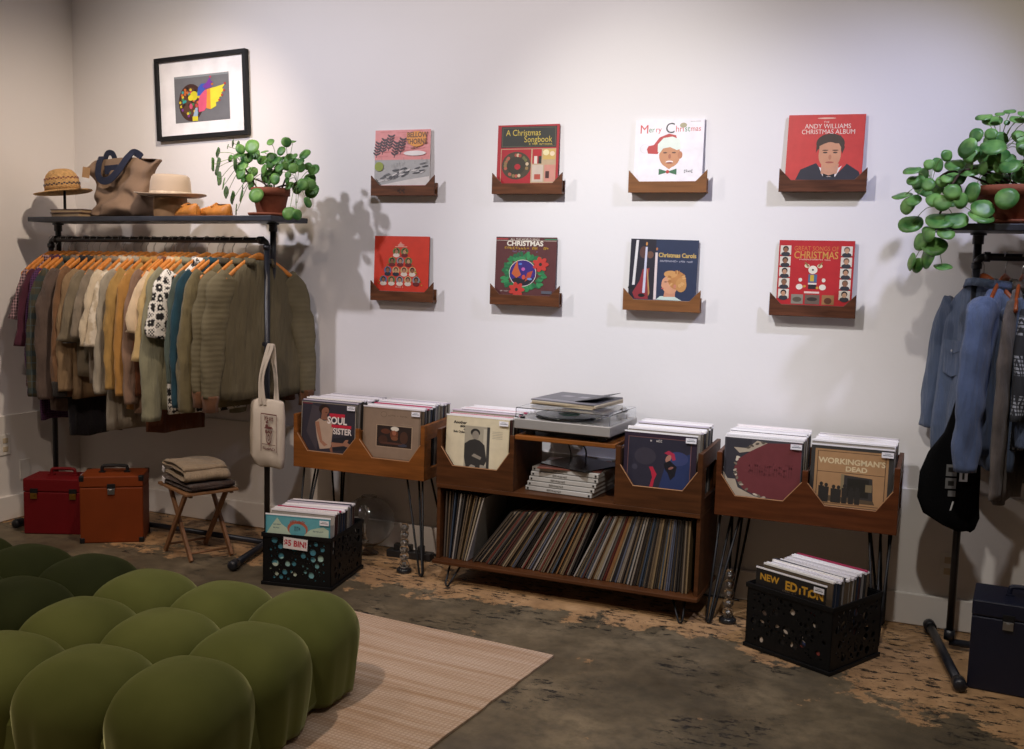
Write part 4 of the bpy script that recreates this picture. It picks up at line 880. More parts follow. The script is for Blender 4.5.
def garment(label, m, hem=-.75, slv=-.75, fat=1.0, wide=1.0, cuff=None, collar=None, th=.022, short=False, inner=None, neckz=-.106, seed=0, hood=False, name='shirt', extra=None, sr=1.0, flare=1.0, nosleeve=False, sm=None, wt=1.0):
    """a garment hanging edge-on from its hanger: width along y, front (open side) to +x"""
    rnd = random.Random(seed)
    t = thing(name, label, 'jacket' if name == 'jacket' else 'shirt' if name == 'shirt' else name)
    ph = [rnd.uniform(0, 6.28) for _ in range(6)]
    def fold(y, z, k):
        d = min(1, max(0, (-.12-z)/.35))
        return d*(.5*sin(y*34+ph[0]+k)+.35*sin(y*61+ph[1]+z*3)+.25*sin(y*18+ph[2]-z*4))
    secs = [(neckz+.006, .040, .6), (neckz, .058, .8), (neckz-.018, .098, 1), (neckz-.048, .138, 1.05), (neckz-.085, .168, 1.1), (neckz-.12, .188, 1.1), (neckz-.17, .196, 1.1)]
    zz = neckz-.17
    nst = 12
    for i in range(1, nst+1):
        f = i/nst; z = zz+(hem-zz)*f
        secs.append((z, (.196+.012*sin(f*3)+.020*f*flare)*wide, 1.1+.25*f*flare))
    N_ = 44; rings = []
    for z, w, tt in secs:
        ring = []
        for k in range(N_):
            a = 2*pi*k/N_; c, s_ = cos(a), sin(a)
            y = w*(abs(c)**.8)*(1 if c > 0 else -1); x = th*fat*tt*(abs(s_)**.7)*(1 if s_ > 0 else -1)
            dx = fold(y, z, 0)*.012+fold(y, z, 1.5 if s_ > 0 else 4)*.006+noise.noise(Vector((y*16+seed, 0, z*4)))*.016*min(1, max(0, (-.12-z)/.3))
            zz_ = z+(.006*sin(y*25+ph[3]) if z < hem+.02 else 0)
            ring.append(Vector((x+dx, y, zz_)))
        rings.append(ring)
    MB().use(m).loft(rings).build('body', t, smooth=True)
    if not nosleeve:
        for sd in (-1, 1):
            L = abs(slv)
            if short: P = [(.160, neckz-.085), (.200, neckz-.145), (.232, (neckz-.145+slv)/2), (.252, slv)]; RR = [(.050, 1), (.055, 1), (.062, 1), (.068, 1)]
            else: P = [(.150, neckz-.080), (.192, neckz-.14), (.222, neckz-.26), (.243, neckz-.42), (.252, (neckz-.42+slv)/2), (.256, slv)]; RR = [(.050, 1), (.057, 1), (.054, 1), (.050, 1), (.044, 1), (.036, 1)]
            off = rnd.uniform(-.006, .014); rings = []
            PP = smoothpts([(off*i/len(P), sd*p[0]*wide, p[1]) for i, p in enumerate(P)], 5)
            n2 = len(PP)
            for i, p in enumerate(PP):
                f = i/(n2-1)*(len(RR)-1); j = min(int(f), len(RR)-2); r_ = (RR[j][0]+(RR[j+1][0]-RR[j][0])*(f-j))*sr
                tang = (PP[min(i+1, n2-1)]-PP[max(i-1, 0)]).normalized(); nrm = Vector((0, -tang.z, tang.y)); q = i/(n2-1)
                ring = []
                for k in range(20):
                    a = 2*pi*k/20; w_ = 1+.12*sin(a*3+ph[4]+q*3)+.05*sin(q*24+ph[5]+a*2)*(0.3+q)+.28*noise.noise(p*14+Vector((seed+cos(a)*1.2, 0, sin(a)*1.2)))
                    ring.append(p+nrm*(r_*cos(a)*w_)+Vector((th*fat*1.05*min(1, r_/.05+.15)*sin(a)*w_, 0, 0)))
                rings.append(ring)
            s = MB().use(sm or m).loft(rings).build('sleeve', t, smooth=True)
            e = PP[-1]
            if cuff:
                MB().use(cuff).lathe([(.036*sr, .012), (.037*sr, 0), (.031*sr, -.035), (.034*sr, -.068), (.028*sr, -.07)], e, 18, sx=.62*fat).build('cuff', s, smooth=True)
            if inner:
                MB().use(inner).lathe([(.8*RR[-1][0]*sr, -.002), (.75*RR[-1][0]*sr, -.004)], e, 16, sx=.4*fat).build('cuff_lining', s)
    cm = collar or m
    # collar: a folded band round the neck, open at the front
    rings = []; n = 20
    for i in range(n+1):
        a = -2.55+5.1*i/n; y = .066*sin(a); x = -(.030*fat)*cos(a)
        f = abs(a)/2.55; z0 = neckz+.010-.018*f; hgt = .030+.012*f
        o_ = Vector((-cos(a), sin(a), 0)); c = Vector((x, y, z0))
        rings.append([c+o_*.004, c+o_*.006+Vector((0, 0, hgt*.55)), c+o_*.013+Vector((0, 0, hgt*.45)), c+o_*.022+Vector((0, 0, -.012-.010*f)), c+o_*.016+Vector((0, 0, -.014)), c+o_*.002+Vector((0, 0, -.004))])
    MB().use(cm).loft(rings).build('hood' if hood else 'collar', t, smooth=True)
    if extra: extra(t)
    return t

def place(g, x, y, z, rz): g.location = (x, y, z); g.rotation_euler = (0, 0, rz)
h0 = make_hanger(HWOOD); h1 = make_hanger(HWOOD_D)
used = {0: False, 1: False}
def hang(x, y, z, rz, lab, grp, dark=False):
    k = 1 if dark else 0; src = h1 if dark else h0
    if not used[k]: used[k] = True; place(src, x, y, z, rz); src['label'] = lab; src['group'] = grp; return src
    return dup(src, (x, y, z), (0, 0, rz), lab, grp)

# fabrics
F = dict(
 ging=pattern('pink_gingham', 'gingham', ['#a88a90', '#4a2c38', '#2c1c24']), burg=cloth('burgundy_cotton', '#4c1c30'), purp=pattern('purple_check', 'gingham', ['#5c3460', '#3c1c48', '#24142c'], .8),
 plaid=pattern('olive_teal_plaid', 'plaid', ['#4a4434', '#34362e', '#2c3c40', '#4a5a60'], 1.1), taupe=cloth('taupe_canvas', '#5c4c44'), taupec=cloth('taupe_corduroy_collar', '#7c6c60'), dbrown=cloth('dark_brown_wool', '#2e2624'),
 navy=cloth('black_navy_cotton', '#1a1820'), camel=cloth('brown_suede', '#7a583c', .22), sheep=cloth('dark_fleece', '#2c2624', .4, bump=1), tan=pattern('tan_corduroy', 'cord', ['#7a6248', '#92795a']), khaki=cloth('khaki_linen', '#7c705c'), khaki2=cloth('grey_khaki_linen', '#85796a'),
 paisley=pattern('grey_paisley', 'blotch', ['#4a484c', '#a09890'], .35), cream=cloth('cream_cotton', '#cdbda4', .06), cream2=pattern('cream_print', 'blotch', ['#b8a890', '#d8cdbc'], .6), greyc=cloth('pale_grey_canvas', '#a39a8a', .1), mustard=cloth('mustard_canvas', '#a8854a', .14), ochre=cloth('ochre_canvas', '#b08040', .14),
 stripe=pattern('striped_tee', 'stripe', ['#9a9084', '#6a6c7c', '#b89080'], .7), dusty=cloth('dusty_brown_cotton', '#8c6f5c'), peach=cloth('peach_cream_cotton', '#d8c0a0', .06), yell=cloth('pale_yellow_cotton', '#c8ac78', .08), sage=cloth('sage_linen', '#8c8970', .14), rust=cloth('rust_brown_cord', '#6c3c20'), bw=pattern('black_and_white_flowers', 'geo', ['#1c1a1a', '#e0dcd4']),
 gg=cloth('grey_green_cotton', '#4c5850'), teal=cloth('teal_cotton', '#173e4c'), blue=cloth('bright_blue_cotton', '#2a5a88'), blk=cloth('black_cotton', '#1c1a1a'), olive=cloth('olive_canvas', '#6e6344', .2), olivec=cloth('dark_olive_collar', '#453c2c'), quilt=pattern('olive_quilting', 'quilt', ['#5e5640', '#6a6148']), quilt2=pattern('olive_channel_quilting', 'cord', ['#544c38', '#605740']), rib=cloth('rust_ribbed_cuff', '#6c4426', bump=.8),
 denim=cloth('blue_chambray', '#526284', .12), denim2=cloth('slate_blue_denim', '#4a5872', .14), knit=pattern('black_and_white_knit', 'knit', ['#8e929c', '#24262c']), greyk=cloth('grey_brown_knit', '#5c5450', .3), dye=pattern('tan_and_grey_dye', 'blotch', ['#8a7656', '#5e5c60'], 2.2), dk=cloth('charcoal_cotton', '#2a2a30'))
G1 = 'clothes hanging on the left rack'
NECK = None
spec1 = [
 ('shirt', 'pink and black gingham short-sleeved shirt, first at the far left of the left rack', dict(m='ging', hem=-.80, slv=-.44, short=True, wide=.88)),
 ('shirt', 'burgundy shirt beside the gingham shirt on the left rack', dict(m='burg', hem=-.86, slv=-.58, short=True, wide=.9)),
 ('shirt', 'long purple checked shirt between the burgundy and the plaid shirt', dict(m='purp', hem=-.98, slv=-.84, wide=.88)),
 ('shirt', 'dark olive plaid flannel shirt with teal bands on the left rack', dict(m='plaid', hem=-.84, slv=-.84)),
 ('jacket', 'dark taupe work jacket with a paler corduroy collar on the left rack', dict(m='taupe', collar='taupec', hem=-.92, slv=-.85, fat=1.15, sr=1.1)),
 ('shirt', 'long black garment hanging lowest beside the taupe jacket', dict(m='navy', hem=-1.06, slv=-.85, wide=.72)),
 ('jacket', 'brown suede jacket with dark fleece cuffs on the left rack', dict(m='camel', hem=-.84, slv=-.76, fat=1.15, sr=1.15, cuff='sheep', collar='sheep')),
 ('shirt', 'tan corduroy shirt beside the brown suede jacket', dict(m='tan', hem=-.84, slv=-.80)),
 ('shirt', 'khaki short-sleeved shirt with a grey paisley lining beside the tan corduroy shirt', dict(m='khaki', hem=-.72, slv=-.54, short=True, inner='paisley')),
 ('shirt', 'grey khaki short-sleeved shirt left of the cream shirts', dict(m='khaki2', hem=-.76, slv=-.52, short=True)),
 ('shirt', 'cream short-sleeved shirt, the left one of the two cream shirts', dict(m='cream', hem=-.74, slv=-.56, short=True)),
 ('shirt', 'cream short-sleeved shirt with a faint print, the right one of the two cream shirts', dict(m='cream2', hem=-.74, slv=-.56, short=True)),
 ('coat', 'long pale grey canvas coat whose hem hangs below the cream shirts', dict(m='greyc', hem=-.99, slv=-.80, wide=1.02, flare=1.6)),
 ('jacket', 'mustard canvas jacket with an upturned collar on the left rack', dict(m='mustard', hem=-.80, slv=-.77, fat=1.15, sr=1.12)),
 ('jacket', 'ochre canvas jacket just right of the mustard one', dict(m='ochre', hem=-.88, slv=-.80, fat=1.1, sr=1.1)),
 ('shirt', 'dusty brown long-sleeved shirt right of the ochre jacket', dict(m='dusty', hem=-.90, slv=-.84)),
 ('shirt', 'long rust brown garment whose corner shows lowest in the middle of the left rack', dict(m='rust', hem=-1.0, slv=-.80, wide=.8)),
 ('shirt', 'peach cream shirt with rolled short sleeves on the left rack', dict(m='peach', hem=-.72, slv=-.48, short=True)),
 ('shirt', 'pale yellow shirt beside the peach cream shirt', dict(m='yell', hem=-.78, slv=-.62, short=True)),
 ('shirt', 'sage linen shirt with a wide sleeve embroidered with green leaves', dict(m='sage', hem=-.86, slv=-.92, sr=1.35)),
 ('shirt', 'black and white flower patterned shirt on the left rack', dict(m='bw', hem=-.88, slv=-.50, short=True, sr=1.25)),
 ('shirt', 'grey green shirt right of the black and white shirt', dict(m='gg', hem=-.76, slv=-.72)),
 ('shirt', 'teal shirt beside the olive jackets on the left rack', dict(m='teal', hem=-.82, slv=-.84)),
 ('jacket', 'olive canvas field jacket with a dark collar on the left rack', dict(m='olive', collar='olivec', hem=-.84, slv=-.86, fat=1.2, sr=1.15)),
 ('jacket', 'olive quilted jacket with rust cuffs, second from the left rack right end', dict(m='quilt', hem=-.80, slv=-.76, fat=1.2, sr=1.1, cuff='rib')),
 ('jacket', 'olive quilted liner jacket hanging at the right end of the left rack', dict(m='quilt2', sm='quilt', hem=-.79, slv=-.78, fat=1.35, sr=1.2, cuff='rib', wide=1.04))]
def mat_args(d):
    d = dict(d)
    for k in ('m', 'collar', 'cuff', 'inner', 'sm'):
        if k in d: d[k] = F[d[k]]
    return d
def leafprint(t):
    # embroidered sprigs near the sleeve end
    mb = MB().use(mat('green_embroidery', srgb('#5c7a48'), .9))
    for k in range(11):
        yy = -.31+.012*k; zz = -.80+.012*sin(k*1.7)
        mb.lathe([(.001, -.0005), (.008, 0), (.001, .0005)], (.0285, yy, zz), 10, sy=.7)
    return None
WTS = [1, 1, .5, 1.2, 1.6, .5, 1.3, .9, 1.1, 1.1, 1.2, 1.0, .4, 1.5, 1.2, .6, .3, 1.1, .7, .9, 2.1, .5, .7, 1.6, 1.5, 1.6]
n1 = len(spec1); xa, xb = -1.825, -.468; tot = sum((a+b)/2 for a, b in zip(WTS, WTS[1:])); run = 0
for i, (nm, lab, d) in enumerate(spec1):
    if i: run += (WTS[i-1]+WTS[i])/2
    f = run/tot; x = xa+(xb-xa)*f; z = 1.560+(x+1.862)*TL
    rz = radians(-10-15*f+random.uniform(-3.5, 3.5)-(5 if WTS[i] > 1.9 else 0))
    d = mat_args(d); d['fat'] = max(.62, min(1.45, .45+.62*WTS[i]))
    g = garment(lab, name=nm, seed=100+i, **d); g['group'] = G1
    place(g, x, -.34, z, rz)
    hang(x, -.34, z, rz, 'pale orange wooden hanger on the left rack, holding a garment', 'wooden hangers on the left rack')
for k, x in enumerate((-1.853, -1.72, -1.60, -1.36, -.95)):   # spare hangers between the clothes
    hang(x, -.34, 1.560+(x+1.862)*TL, radians(-14), 'pale orange wooden hanger on the left rack, holding a garment', 'wooden hangers on the left rack')

G2 = 'clothes hanging on the right rack'
def pocket(t):
    mb = MB().use(F['denim2'])
    for sd in (1,):
        mb.prism([(.05, -.34), (.15, -.34), (.15, -.46), (.10, -.475), (.05, -.46)], -.034, -.030, 'x')
        mb.prism([(.045, -.33), (.155, -.33), (.155, -.365), (.10, -.385), (.045, -.365)], -.037, -.034, 'x')
    mb.build('chest_pocket', t, bevel=.001)
    MB().use(HOOK).tube([(-.037, .10, -.37), (-.040, .10, -.37)], .0045, 10).build('button', t)
spec2 = [
 ('jacket', 'slate blue denim jacket with a chest pocket, first on the right rack', dict(m='denim2', hem=-.80, slv=-.70, fat=1.15, sr=1.1, extra=pocket), 2.850, 40),
 ('jacket', 'blue chambray jacket with an orange lining edge, second on the right rack', dict(m='denim', hem=-.74, slv=-.80, fat=1.75, sr=1.45, wide=.94), 2.925, -24),
 ('shirt', 'grey brown knitted top showing low behind the blue jacket on the right rack', dict(m='greyk', hem=-.92, slv=-.90, wide=.84), 2.985, -14),
 ('shirt', 'black and white knitted shirt on the right rack', dict(m='knit', hem=-.72, slv=-.60, short=True, sr=1.15, fat=1.3, wide=.84), 3.025, -8),
 ('shirt', 'charcoal long-sleeved shirt behind the knitted shirt on the right rack', dict(m='dk', hem=-.86, slv=-.82, wide=.84), 3.085, -6),
 ('jacket', 'tan and grey dyed jacket at the right edge of the picture', dict(m='dye', hem=-.90, slv=-.78, fat=1.3, sr=1.3, wide=.84), 3.150, -14),
 ('shirt', 'grey striped shirt furthest right on the right rack', dict(m='stripe', hem=-.84, slv=-.70, wide=.84), 3.22, -5)]
for i, (nm, lab, d, x, deg) in enumerate(spec2):
    g = garment(lab, name=nm, seed=300+i, **mat_args(d)); g['group'] = G2
    place(g, x, -.26, 1.566, radians(deg))
    hang(x, -.26, 1.566, radians(deg), 'dark orange wooden hanger on the right rack, holding a garment', 'wooden hangers on the right rack', True)

# ------------------------------------------------------------------ bags on the rack posts
def knob(x, y, z, lab):
    t = thing('pipe_clamp', lab, 'clamp', (x, y, z)); MB().use(PIPE).tube([(0, 0, 0), (0, -.03, 0)], .006, 10).build('pin', t); MB().use(PIPE).tube([(0, -.03, 0), (0, -.036, 0)], .011, 12).build('head', t); return t
knob(-.405, -.352, 1.060, 'small black clamp pin on the left rack post holding the canvas tote')
def bagmesh(mb, prof, th, m, nfold=3):
    """prof: (z, half width, centre x); thin filled bag lying in the xz plane"""
    mb.use(m); rings = []
    for z, w, cx, t_ in prof:
        rings.append([Vector((cx+w*(abs(cos(a))**.6)*(1 if cos(a) > 0 else -1), th*t_*(abs(sin(a))**.8)*(1 if sin(a) > 0 else -1)+.004*sin(cos(a)*7+z*20), z+.004*sin(cos(a)*5))) for a in [2*pi*k/36 for k in range(36)]])
    mb.loft(rings)
CANV = mat('natural_canvas', srgb('#c9bcab'), .9, var=.07, scale=6, bump=.3, bscale=300)
t = thing('tote_bag', 'natural canvas tote bag with a brown printed stamp hanging on the left rack post', 'bag', (-.372, -.400, 0), rz=radians(-10))
mb = MB(); bagmesh(mb, [(.445, .075, .015, .6), (.452, .095, .010, 1), (.50, .112, 0, 1.4), (.60, .116, -.002, 1.2), (.70, .117, -.004, 1), (.775, .117, -.004, .7), (.785, .116, -.004, .3)], .024, CANV); mb.build('bag_body', t, smooth=True)
for (yy, xs) in ((-.022, (-.030, -.045)), (.012, (.040, .012))):
    mb = MB().use(CANV); pts = smoothpts([(xs[0], yy, .76), (xs[0]+.004, yy, .90), (.010, yy*.4, 1.045), (.022, yy*.2, 1.066), (.036, yy*.4, 1.045), (xs[1]+.03, yy, .90), (xs[1]+.045, yy, .76)], 5)
    rings = []
    for p in pts: rings.append([p+Vector((-.011, -.002, 0)), p+Vector((.011, -.002, 0)), p+Vector((.011, .002, 0)), p+Vector((-.011, .002, 0))])
    mb.loft(rings).build('handle', t)
br = '#6a3c38'
it = [('ring', br, (.5, .38, .13, .17)), ('ring', br, (.5, .38, .05, .08)), ('r', br, (.02, .02, .05, .98)), ('r', br, (.95, .02, .98, .98)), ('r', br, (.02, .95, .98, .98)), ('r', br, (.25, .60, .75, .63)), ('p', br, [(.3, .63), (.3, .7), (.42, .72), (.5, .66), (.7, .66), (.7, .63)]), ('e', br, (.34, .53, .05, .05)), ('e', br, (.66, .53, .04, .04)),
      ('p', br, [(.34, .73), (.31, .78), (.45, .8), (.46, .74)]), ('s', br, (.25, .80, .8, .93), 4), ('s', br, (.15, .06, .9, .14), 9), ('r', br, (.1, .2, .9, .215))]
art(t, 'printed_stamp', it, .115, .20, -.0375, x0=-.012, z0=.525)

knob(2.808, -.268, 1.035, 'small black clamp pin on the right rack post holding the black bag')
BLKC = mat('black_canvas', (.003, .003, .0035), .95, var=.2, bump=.3, bscale=200, spec=.1)
t = thing('tote_bag', 'black tote bag with small white lettering hanging on the right rack post', 'bag', (2.785, -.325, 0), rz=radians(14))
mb = MB(); bagmesh(mb, [(.500, .03, .055, .5), (.515, .06, .04, 1), (.56, .105, .01, 1.3), (.62, .115, -.005, 1.3), (.72, .112, -.003, 1.2), (.80, .095, .006, 1.1), (.88, .055, .018, .9), (.97, .030, .022, .8), (1.035, .012, .022, .6)], .030, BLKC); mb.build('bag_body', t, smooth=True)
MB().use(BLKC).tube(smoothpts([(-.02, -.01, .90), (.0, -.008, 1.0), (.022, -.004, 1.045), (.042, -.008, 1.0), (.05, -.01, .90)]), .008, 8).build('handle', t, smooth=True)
it = [('r', '#6c6c6c', (.0, .72, .5, .96)), ('r', '#161616', (.1, .80, .4, .90)), ('r', '#6c6c6c', (.0, .46, .5, .68)), ('r', '#161616', (.12, .52, .4, .62)), ('r', '#6c6c6c', (.15, .30, .5, .42)), ('p', '#c8c8c8', [(.28, .0), (.36, .02), (.46, .2), (.38, .2)]), ('r', '#c8c8cc', (.62, .62, 1.0, .84)), ('r', '#161616', (.75, .66, .86, .80))]
art(t, 'lettering', it, .08, .19, -.0435, x0=-.03, z0=.585)

# ================================================================== THINGS ON THE LEFT SHELF
def zsh(x): return 1.650+.0262+(x+1.885)*TL
# straw hat on a pin stand
x = -1.765
t = thing('hat_stand', 'thin black pin stand holding up the striped straw hat', 'stand', (x, -.33, zsh(x)+.0)); MB().use(BLACK).lathe([(.045, 0), (.045, .005)], (0, 0, 0), 28).build('base', t); MB().use(BLACK).tube([(0, 0, .004), (0, 0, .152)], .0075, 10).build('pole', t); 
def hat_mesh(t, m, band, crown, brim, prof_tilt, stripes=None):
    n = 48
    mb = MB().use(m)
    P = [(r, z) for r, z in crown]
    rings = []
    for r, z in P: rings.append([Vector((r*1.08*cos(2*pi*k/n), r*.92*sin(2*pi*k/n), z)) for k in range(n)])
    mb.loft(rings, cap0=False); mb.build('crown', t, smooth=True, solid=.002)
    mb = MB().use(m); rings = []
    for r, z, lift in brim: rings.append([Vector((r*1.06*cos(2*pi*k/n), r*.96*sin(2*pi*k/n), z+lift*(cos(2*pi*k/n+prof_tilt)**2))) for k in range(n)])
    mb.loft(rings, cap0=False, cap1=False); mb.build('brim', t, smooth=True, solid=.003)
    if band: 
        mb = MB().use(band[0]); mb.loft([[Vector((band[1]*1.08*cos(2*pi*k/n), band[1]*.92*sin(2*pi*k/n), z)) for k in range(n)] for z in band[2]], cap0=False, cap1=False); mb.build('hat_band', t, smooth=True, solid=.003)
    for s in stripes or []:
        mb = MB().use(s[0]); rr = s[1]
        for k in range(44):
            a = 2*pi*k/44; mb.box((rr*1.08*cos(a), rr*.92*sin(a), s[2]+(.003 if k % 2 else -.003)), (.004, .010, .007), Matrix.Rotation(a, 3, 'Z'))
        mb.build('woven_stripe', t)
STRAW = pattern('straw_weave', 'quilt', ['#a87f4c', '#c09860'])
t = thing('straw_hat', 'straw hat with dark woven stripes on the pin stand, left shelf', 'hat', (x-.012, -.33, zsh(x)+.150), rot=(radians(3), radians(-6), 0))
hat_mesh(t, mat('straw', srgb('#c49a64'), .8, var=.2, scale=60, bump=.8, bscale=130), None, [(.092, 0), (.091, .025), (.087, .055), (.076, .085), (.058, .104), (.036, .112), (.015, .113), (.002, .112)], [(.092, 0, 0), (.105, -.006, .0), (.125, -.012, .000), (.142, -.016, .002), (.150, -.012, .004)], 0,
         [(ink('#34303c'), .0915, .030), (ink('#7c4a3c'), .0865, .060)])
# books
bx = -1.645
for i, (c, lab, w, dz) in enumerate((('#5c4636', 'tan book lying lowest of two at the left end of the shelf', .235, 0), ('#42282a', 'dark red-brown book lying on the tan book on the shelf', .225, .0215))):
    t = thing('book', lab, 'book', (bx, -.36, zsh(bx-.12)+.0008+dz), rot=(0, -TL, radians(-8+i*7)), group='two books on the left shelf')
    MB().use(ink(c)).box((0, 0, .0015), (w, .16, .003)).box((0, 0, .0185), (w, .16, .003)).box((0, .0785, .01), (w, .003, .016)).build('cover', t)
    MB().use(ink('#9a8468')).box((0, -.002, .010), (w-.008, .15, .0135)).build('pages', t)
# canvas bag with navy handles
bx = -1.375
t = thing('canvas_bag', 'large taupe canvas bag with navy handles slumped on the left shelf', 'bag', (bx, -.30, zsh(bx)-.003), rz=radians(4))
TAU = mat('taupe_canvas_bag', srgb('#7c6552'), .9, var=.12, scale=5, bump=.3, bscale=250)
NAV = mat('navy_webbing', srgb('#1a2036'), .9, var=.12, scale=40, bump=.5, bscale=300)
rings = []
for z, w, cx, th in [(.004, .165, .0, .085), (.012, .182, .0, .10), (.03, .186, .0, .105), (.05, .183, .0, .10), (.07, .174, .003, .095), (.09, .168, .005, .09), (.11, .170, .003, .08), (.13, .172, .0, .075), (.16, .178, -.004, .07), (.20, .185, -.01, .06), (.235, .204, -.012, .05), (.27, .225, -.010, .04), (.305, .262, -.005, .022), (.318, .272, -.00, .012)]:
    ring = []
    for k in range(60):
        a = 2*pi*k/60; c, s_ = cos(a), sin(a); xx = cx+w*(abs(c)**.65)*(1 if c > 0 else -1); yy = th*(abs(s_)**.8)*(1 if s_ > 0 else -1)
        f = 1-abs(z-.15)/.2
        n_ = noise.noise(Vector((xx*9, yy*4, z*13)))*.050+noise.noise(Vector((xx*18, 3, z*26)))*.022
        zz_ = z+(.010*sin(xx*9+1) if z > .29 else 0)-(.03 if z > .29 and xx < -.20 else 0)*1
        ring.append(Vector((xx+n_*.5*max(f, 0), yy+n_*(1.5 if s_ < .2 else .4)-(.03*math.exp(-((z-.07-.25*(xx+.05))/.022)**2) if s_ < .2 else 0), max(zz_, .004))))
    rings.append(ring)
MB().use(TAU).loft(rings).build('bag_body', t, smooth=True, sub=1)
def strap(mb, pts, w, th=.004, side=Vector((1, 0, 0))):
    pts = smoothpts(pts, 6); rings = []
    for i, p in enumerate(pts):
        tg = (pts[min(i+1, len(pts)-1)]-pts[max(i-1, 0)]).normalized(); s = Vector((tg.z, 0, -tg.x)); s = s.normalized() if s.length > .1 else side
        nn = tg.cross(s)
        rings.append([p-s*w/2-nn*th/2, p+s*w/2-nn*th/2, p+s*w/2+nn*th/2, p-s*w/2+nn*th/2])
    mb.loft(rings)
mb = MB().use(NAV); strap(mb, [(-.115, -.030, .325), (-.113, -.052, .29), (-.098, -.080, .225), (-.060, -.094, .193), (-.010, -.094, .20), (.040, -.085, .25), (.070, -.055, .315), (.082, -.022, .345), (.108, -.008, .335), (.125, -.012, .32)], .038); mb.build('handle', t)
mb = MB().use(NAV); strap(mb, [(-.140, .02, .30), (-.120, .018, .345), (-.085, .018, .345), (-.065, .02, .30)], .030); mb.build('handle', t)
MB().use(NAV).box((-.035, -.052, .255), (.085, .006, .045), Matrix.Rotation(-.08, 3, 'Y')).build('inner_patch', t)
t2 = tag(MB().use(ink('#a8835c')).box((-.155, -.105, .232), (.048, .0015, .060), Matrix.Rotation(.15, 3, 'Y')).use(ink('#dcd8d8')).box((-.158, -.107, .196), (.048, .0015, .022), Matrix.Rotation(.15, 3, 'Y')).use(ink('#d8d0c4')).tube([(-.150, -.105, .262), (-.138, -.07, .30), (-.125, -.03, .315)], .0013, 5).build('price_tag'), 'brown paper price tag hanging from the taupe canvas bag', 'tag')
t2.location = t.location; t2.rotation_euler = t.rotation_euler
# felt hat on a block
x = -1.030
t = thing('hat_block', 'fabric-covered cylinder block under the beige felt hat', 'hat stand', (x, -.335, zsh(x)-.001)); mb = MB().use(mat('burlap', srgb('#b09c80'), .9, var=.2, scale=30, bump=.5)).lathe([(.075, 0), (.080, .004), (.082, .10), (.078, .106)], (0, 0, 0), 32); mb.build('block', t, smooth=True, bevel=.001)
MB().use(mat('tan_leather_patch', srgb('#96714a'), .7, var=.2, scale=12)).lathe([(.0835, .004), (.0845, .05), (.0835, .098)], (0, 0, 0), 32, cap0=False, cap1=False).build('leather_wrap', t, smooth=True)
t = thing('felt_hat', 'beige felt hat with a wide flat brim on the fabric block', 'hat', (x, -.335, zsh(x)+.107), rot=(0, radians(1), radians(8)))
FELT = mat('beige_felt', srgb('#b3a08c'), .95, var=.05, scale=8, sheen=.3)
hat_mesh(t, FELT, (mat('felt_band', srgb('#bfae98'), .9, var=.2, scale=40), .1015, (.004, .014, .024)), [(.100, 0), (.100, .03), (.097, .07), (.091, .098), (.080, .110), (.060, .112), (.035, .104), (.012, .098), (.002, .097)], [(.099, 0, 0), (.12, -.001, 0), (.145, .000, .003), (.165, .003, .009), (.176, .006, .011)], 0)
# shoes
def shoe(label, loc, rz, mirror=1):
    t = thing('leather_shoe', label, 'shoe', loc, rz=rz, group='tan shoes on the left shelf')
    LE = mat('tan_shoe_leather', srgb('#bd7a34'), .5, var=.25, scale=16, bump=.2, spec=.4); SO = mat('shoe_sole', srgb('#7c4c24'), .6)
    def outline(xx):  # half width by length 0..1
        return .030+.014*sin(pi*min(1, max(0, xx))**.8)*(1 if xx > .4 else .7)
    n = 26; top = []
    rings = []
    for i in range(n+1):
        f = i/n; w = (.033+.013*sin(pi*(f*.9)**1.3))*min(1, sqrt(max(0, f/.10)) if f < .10 else 1)*min(1, sqrt(max(0.0, (1-f)/.14)) if f > .86 else 1)+.002
        h = (.058 if f < .35 else .058-.022*min(1, (f-.35)/.3))*(1 if f < .9 else .8)
        if f > .62: h = .036-.006*(f-.62)/.38
        if .35 < f < .62: h = .058-.018*(f-.35)/.27
        yy = .26*f-.13
        rings.append([Vector((w*cos(a), yy, .008+max(0, h*sin(a)**.8 if sin(a) > 0 else 0)+(0 if sin(a) > 0 else .002*sin(a)))) for a in [2*pi*k/18 for k in range(18)]])
    MB().use(LE).loft(rings).build('upper', t, smooth=True)
    MB().use(SO).loft([[p*1 for p in [Vector((x_*1.06, y_*1.02, z)) for x_, y_ in [(((.034+.013*sin(pi*(abs(s)*.9)**1.3)))*sg, .26*abs(s)-.13) for s, sg in [(q/10, 1) for q in range(0, 11)]+[(q/10, -1) for q in range(10, -1, -1)]]]] for z in (.0, .010)]).build('sole', t, bevel=.002)
    MB().use(mat('shoe_lining', srgb('#4c2c18'), .8)).lathe([(.024, .058), (.023, .064), (.018, .060)], (0, -.075, 0), 20, sy=1.7).build('opening', t, smooth=True)
    mb = MB().use(LE)
    for k in range(5): mb.tube([(-.034, .0+.022*k, .040-.002*k), (-.012, .006+.022*k, .054-.004*k), (.012, .006+.022*k, .054-.004*k), (.034, .0+.022*k, .040-.002*k)], .0045, 6)
    mb.tube([(-.036, -.03, .05), (0, -.02, .068), (.036, -.03, .05)], .007, 8); mb.build('woven_straps', t, smooth=True)
    return t
shoe('tan woven leather shoe, the left one of the pair lying on the left shelf', (-.905, -.36, zsh(-.93)+.0), radians(62))
shoe('tan woven leather shoe, the right one of the pair next to the potted plant', (-.765, -.32, zsh(-.80)+.001), radians(78))

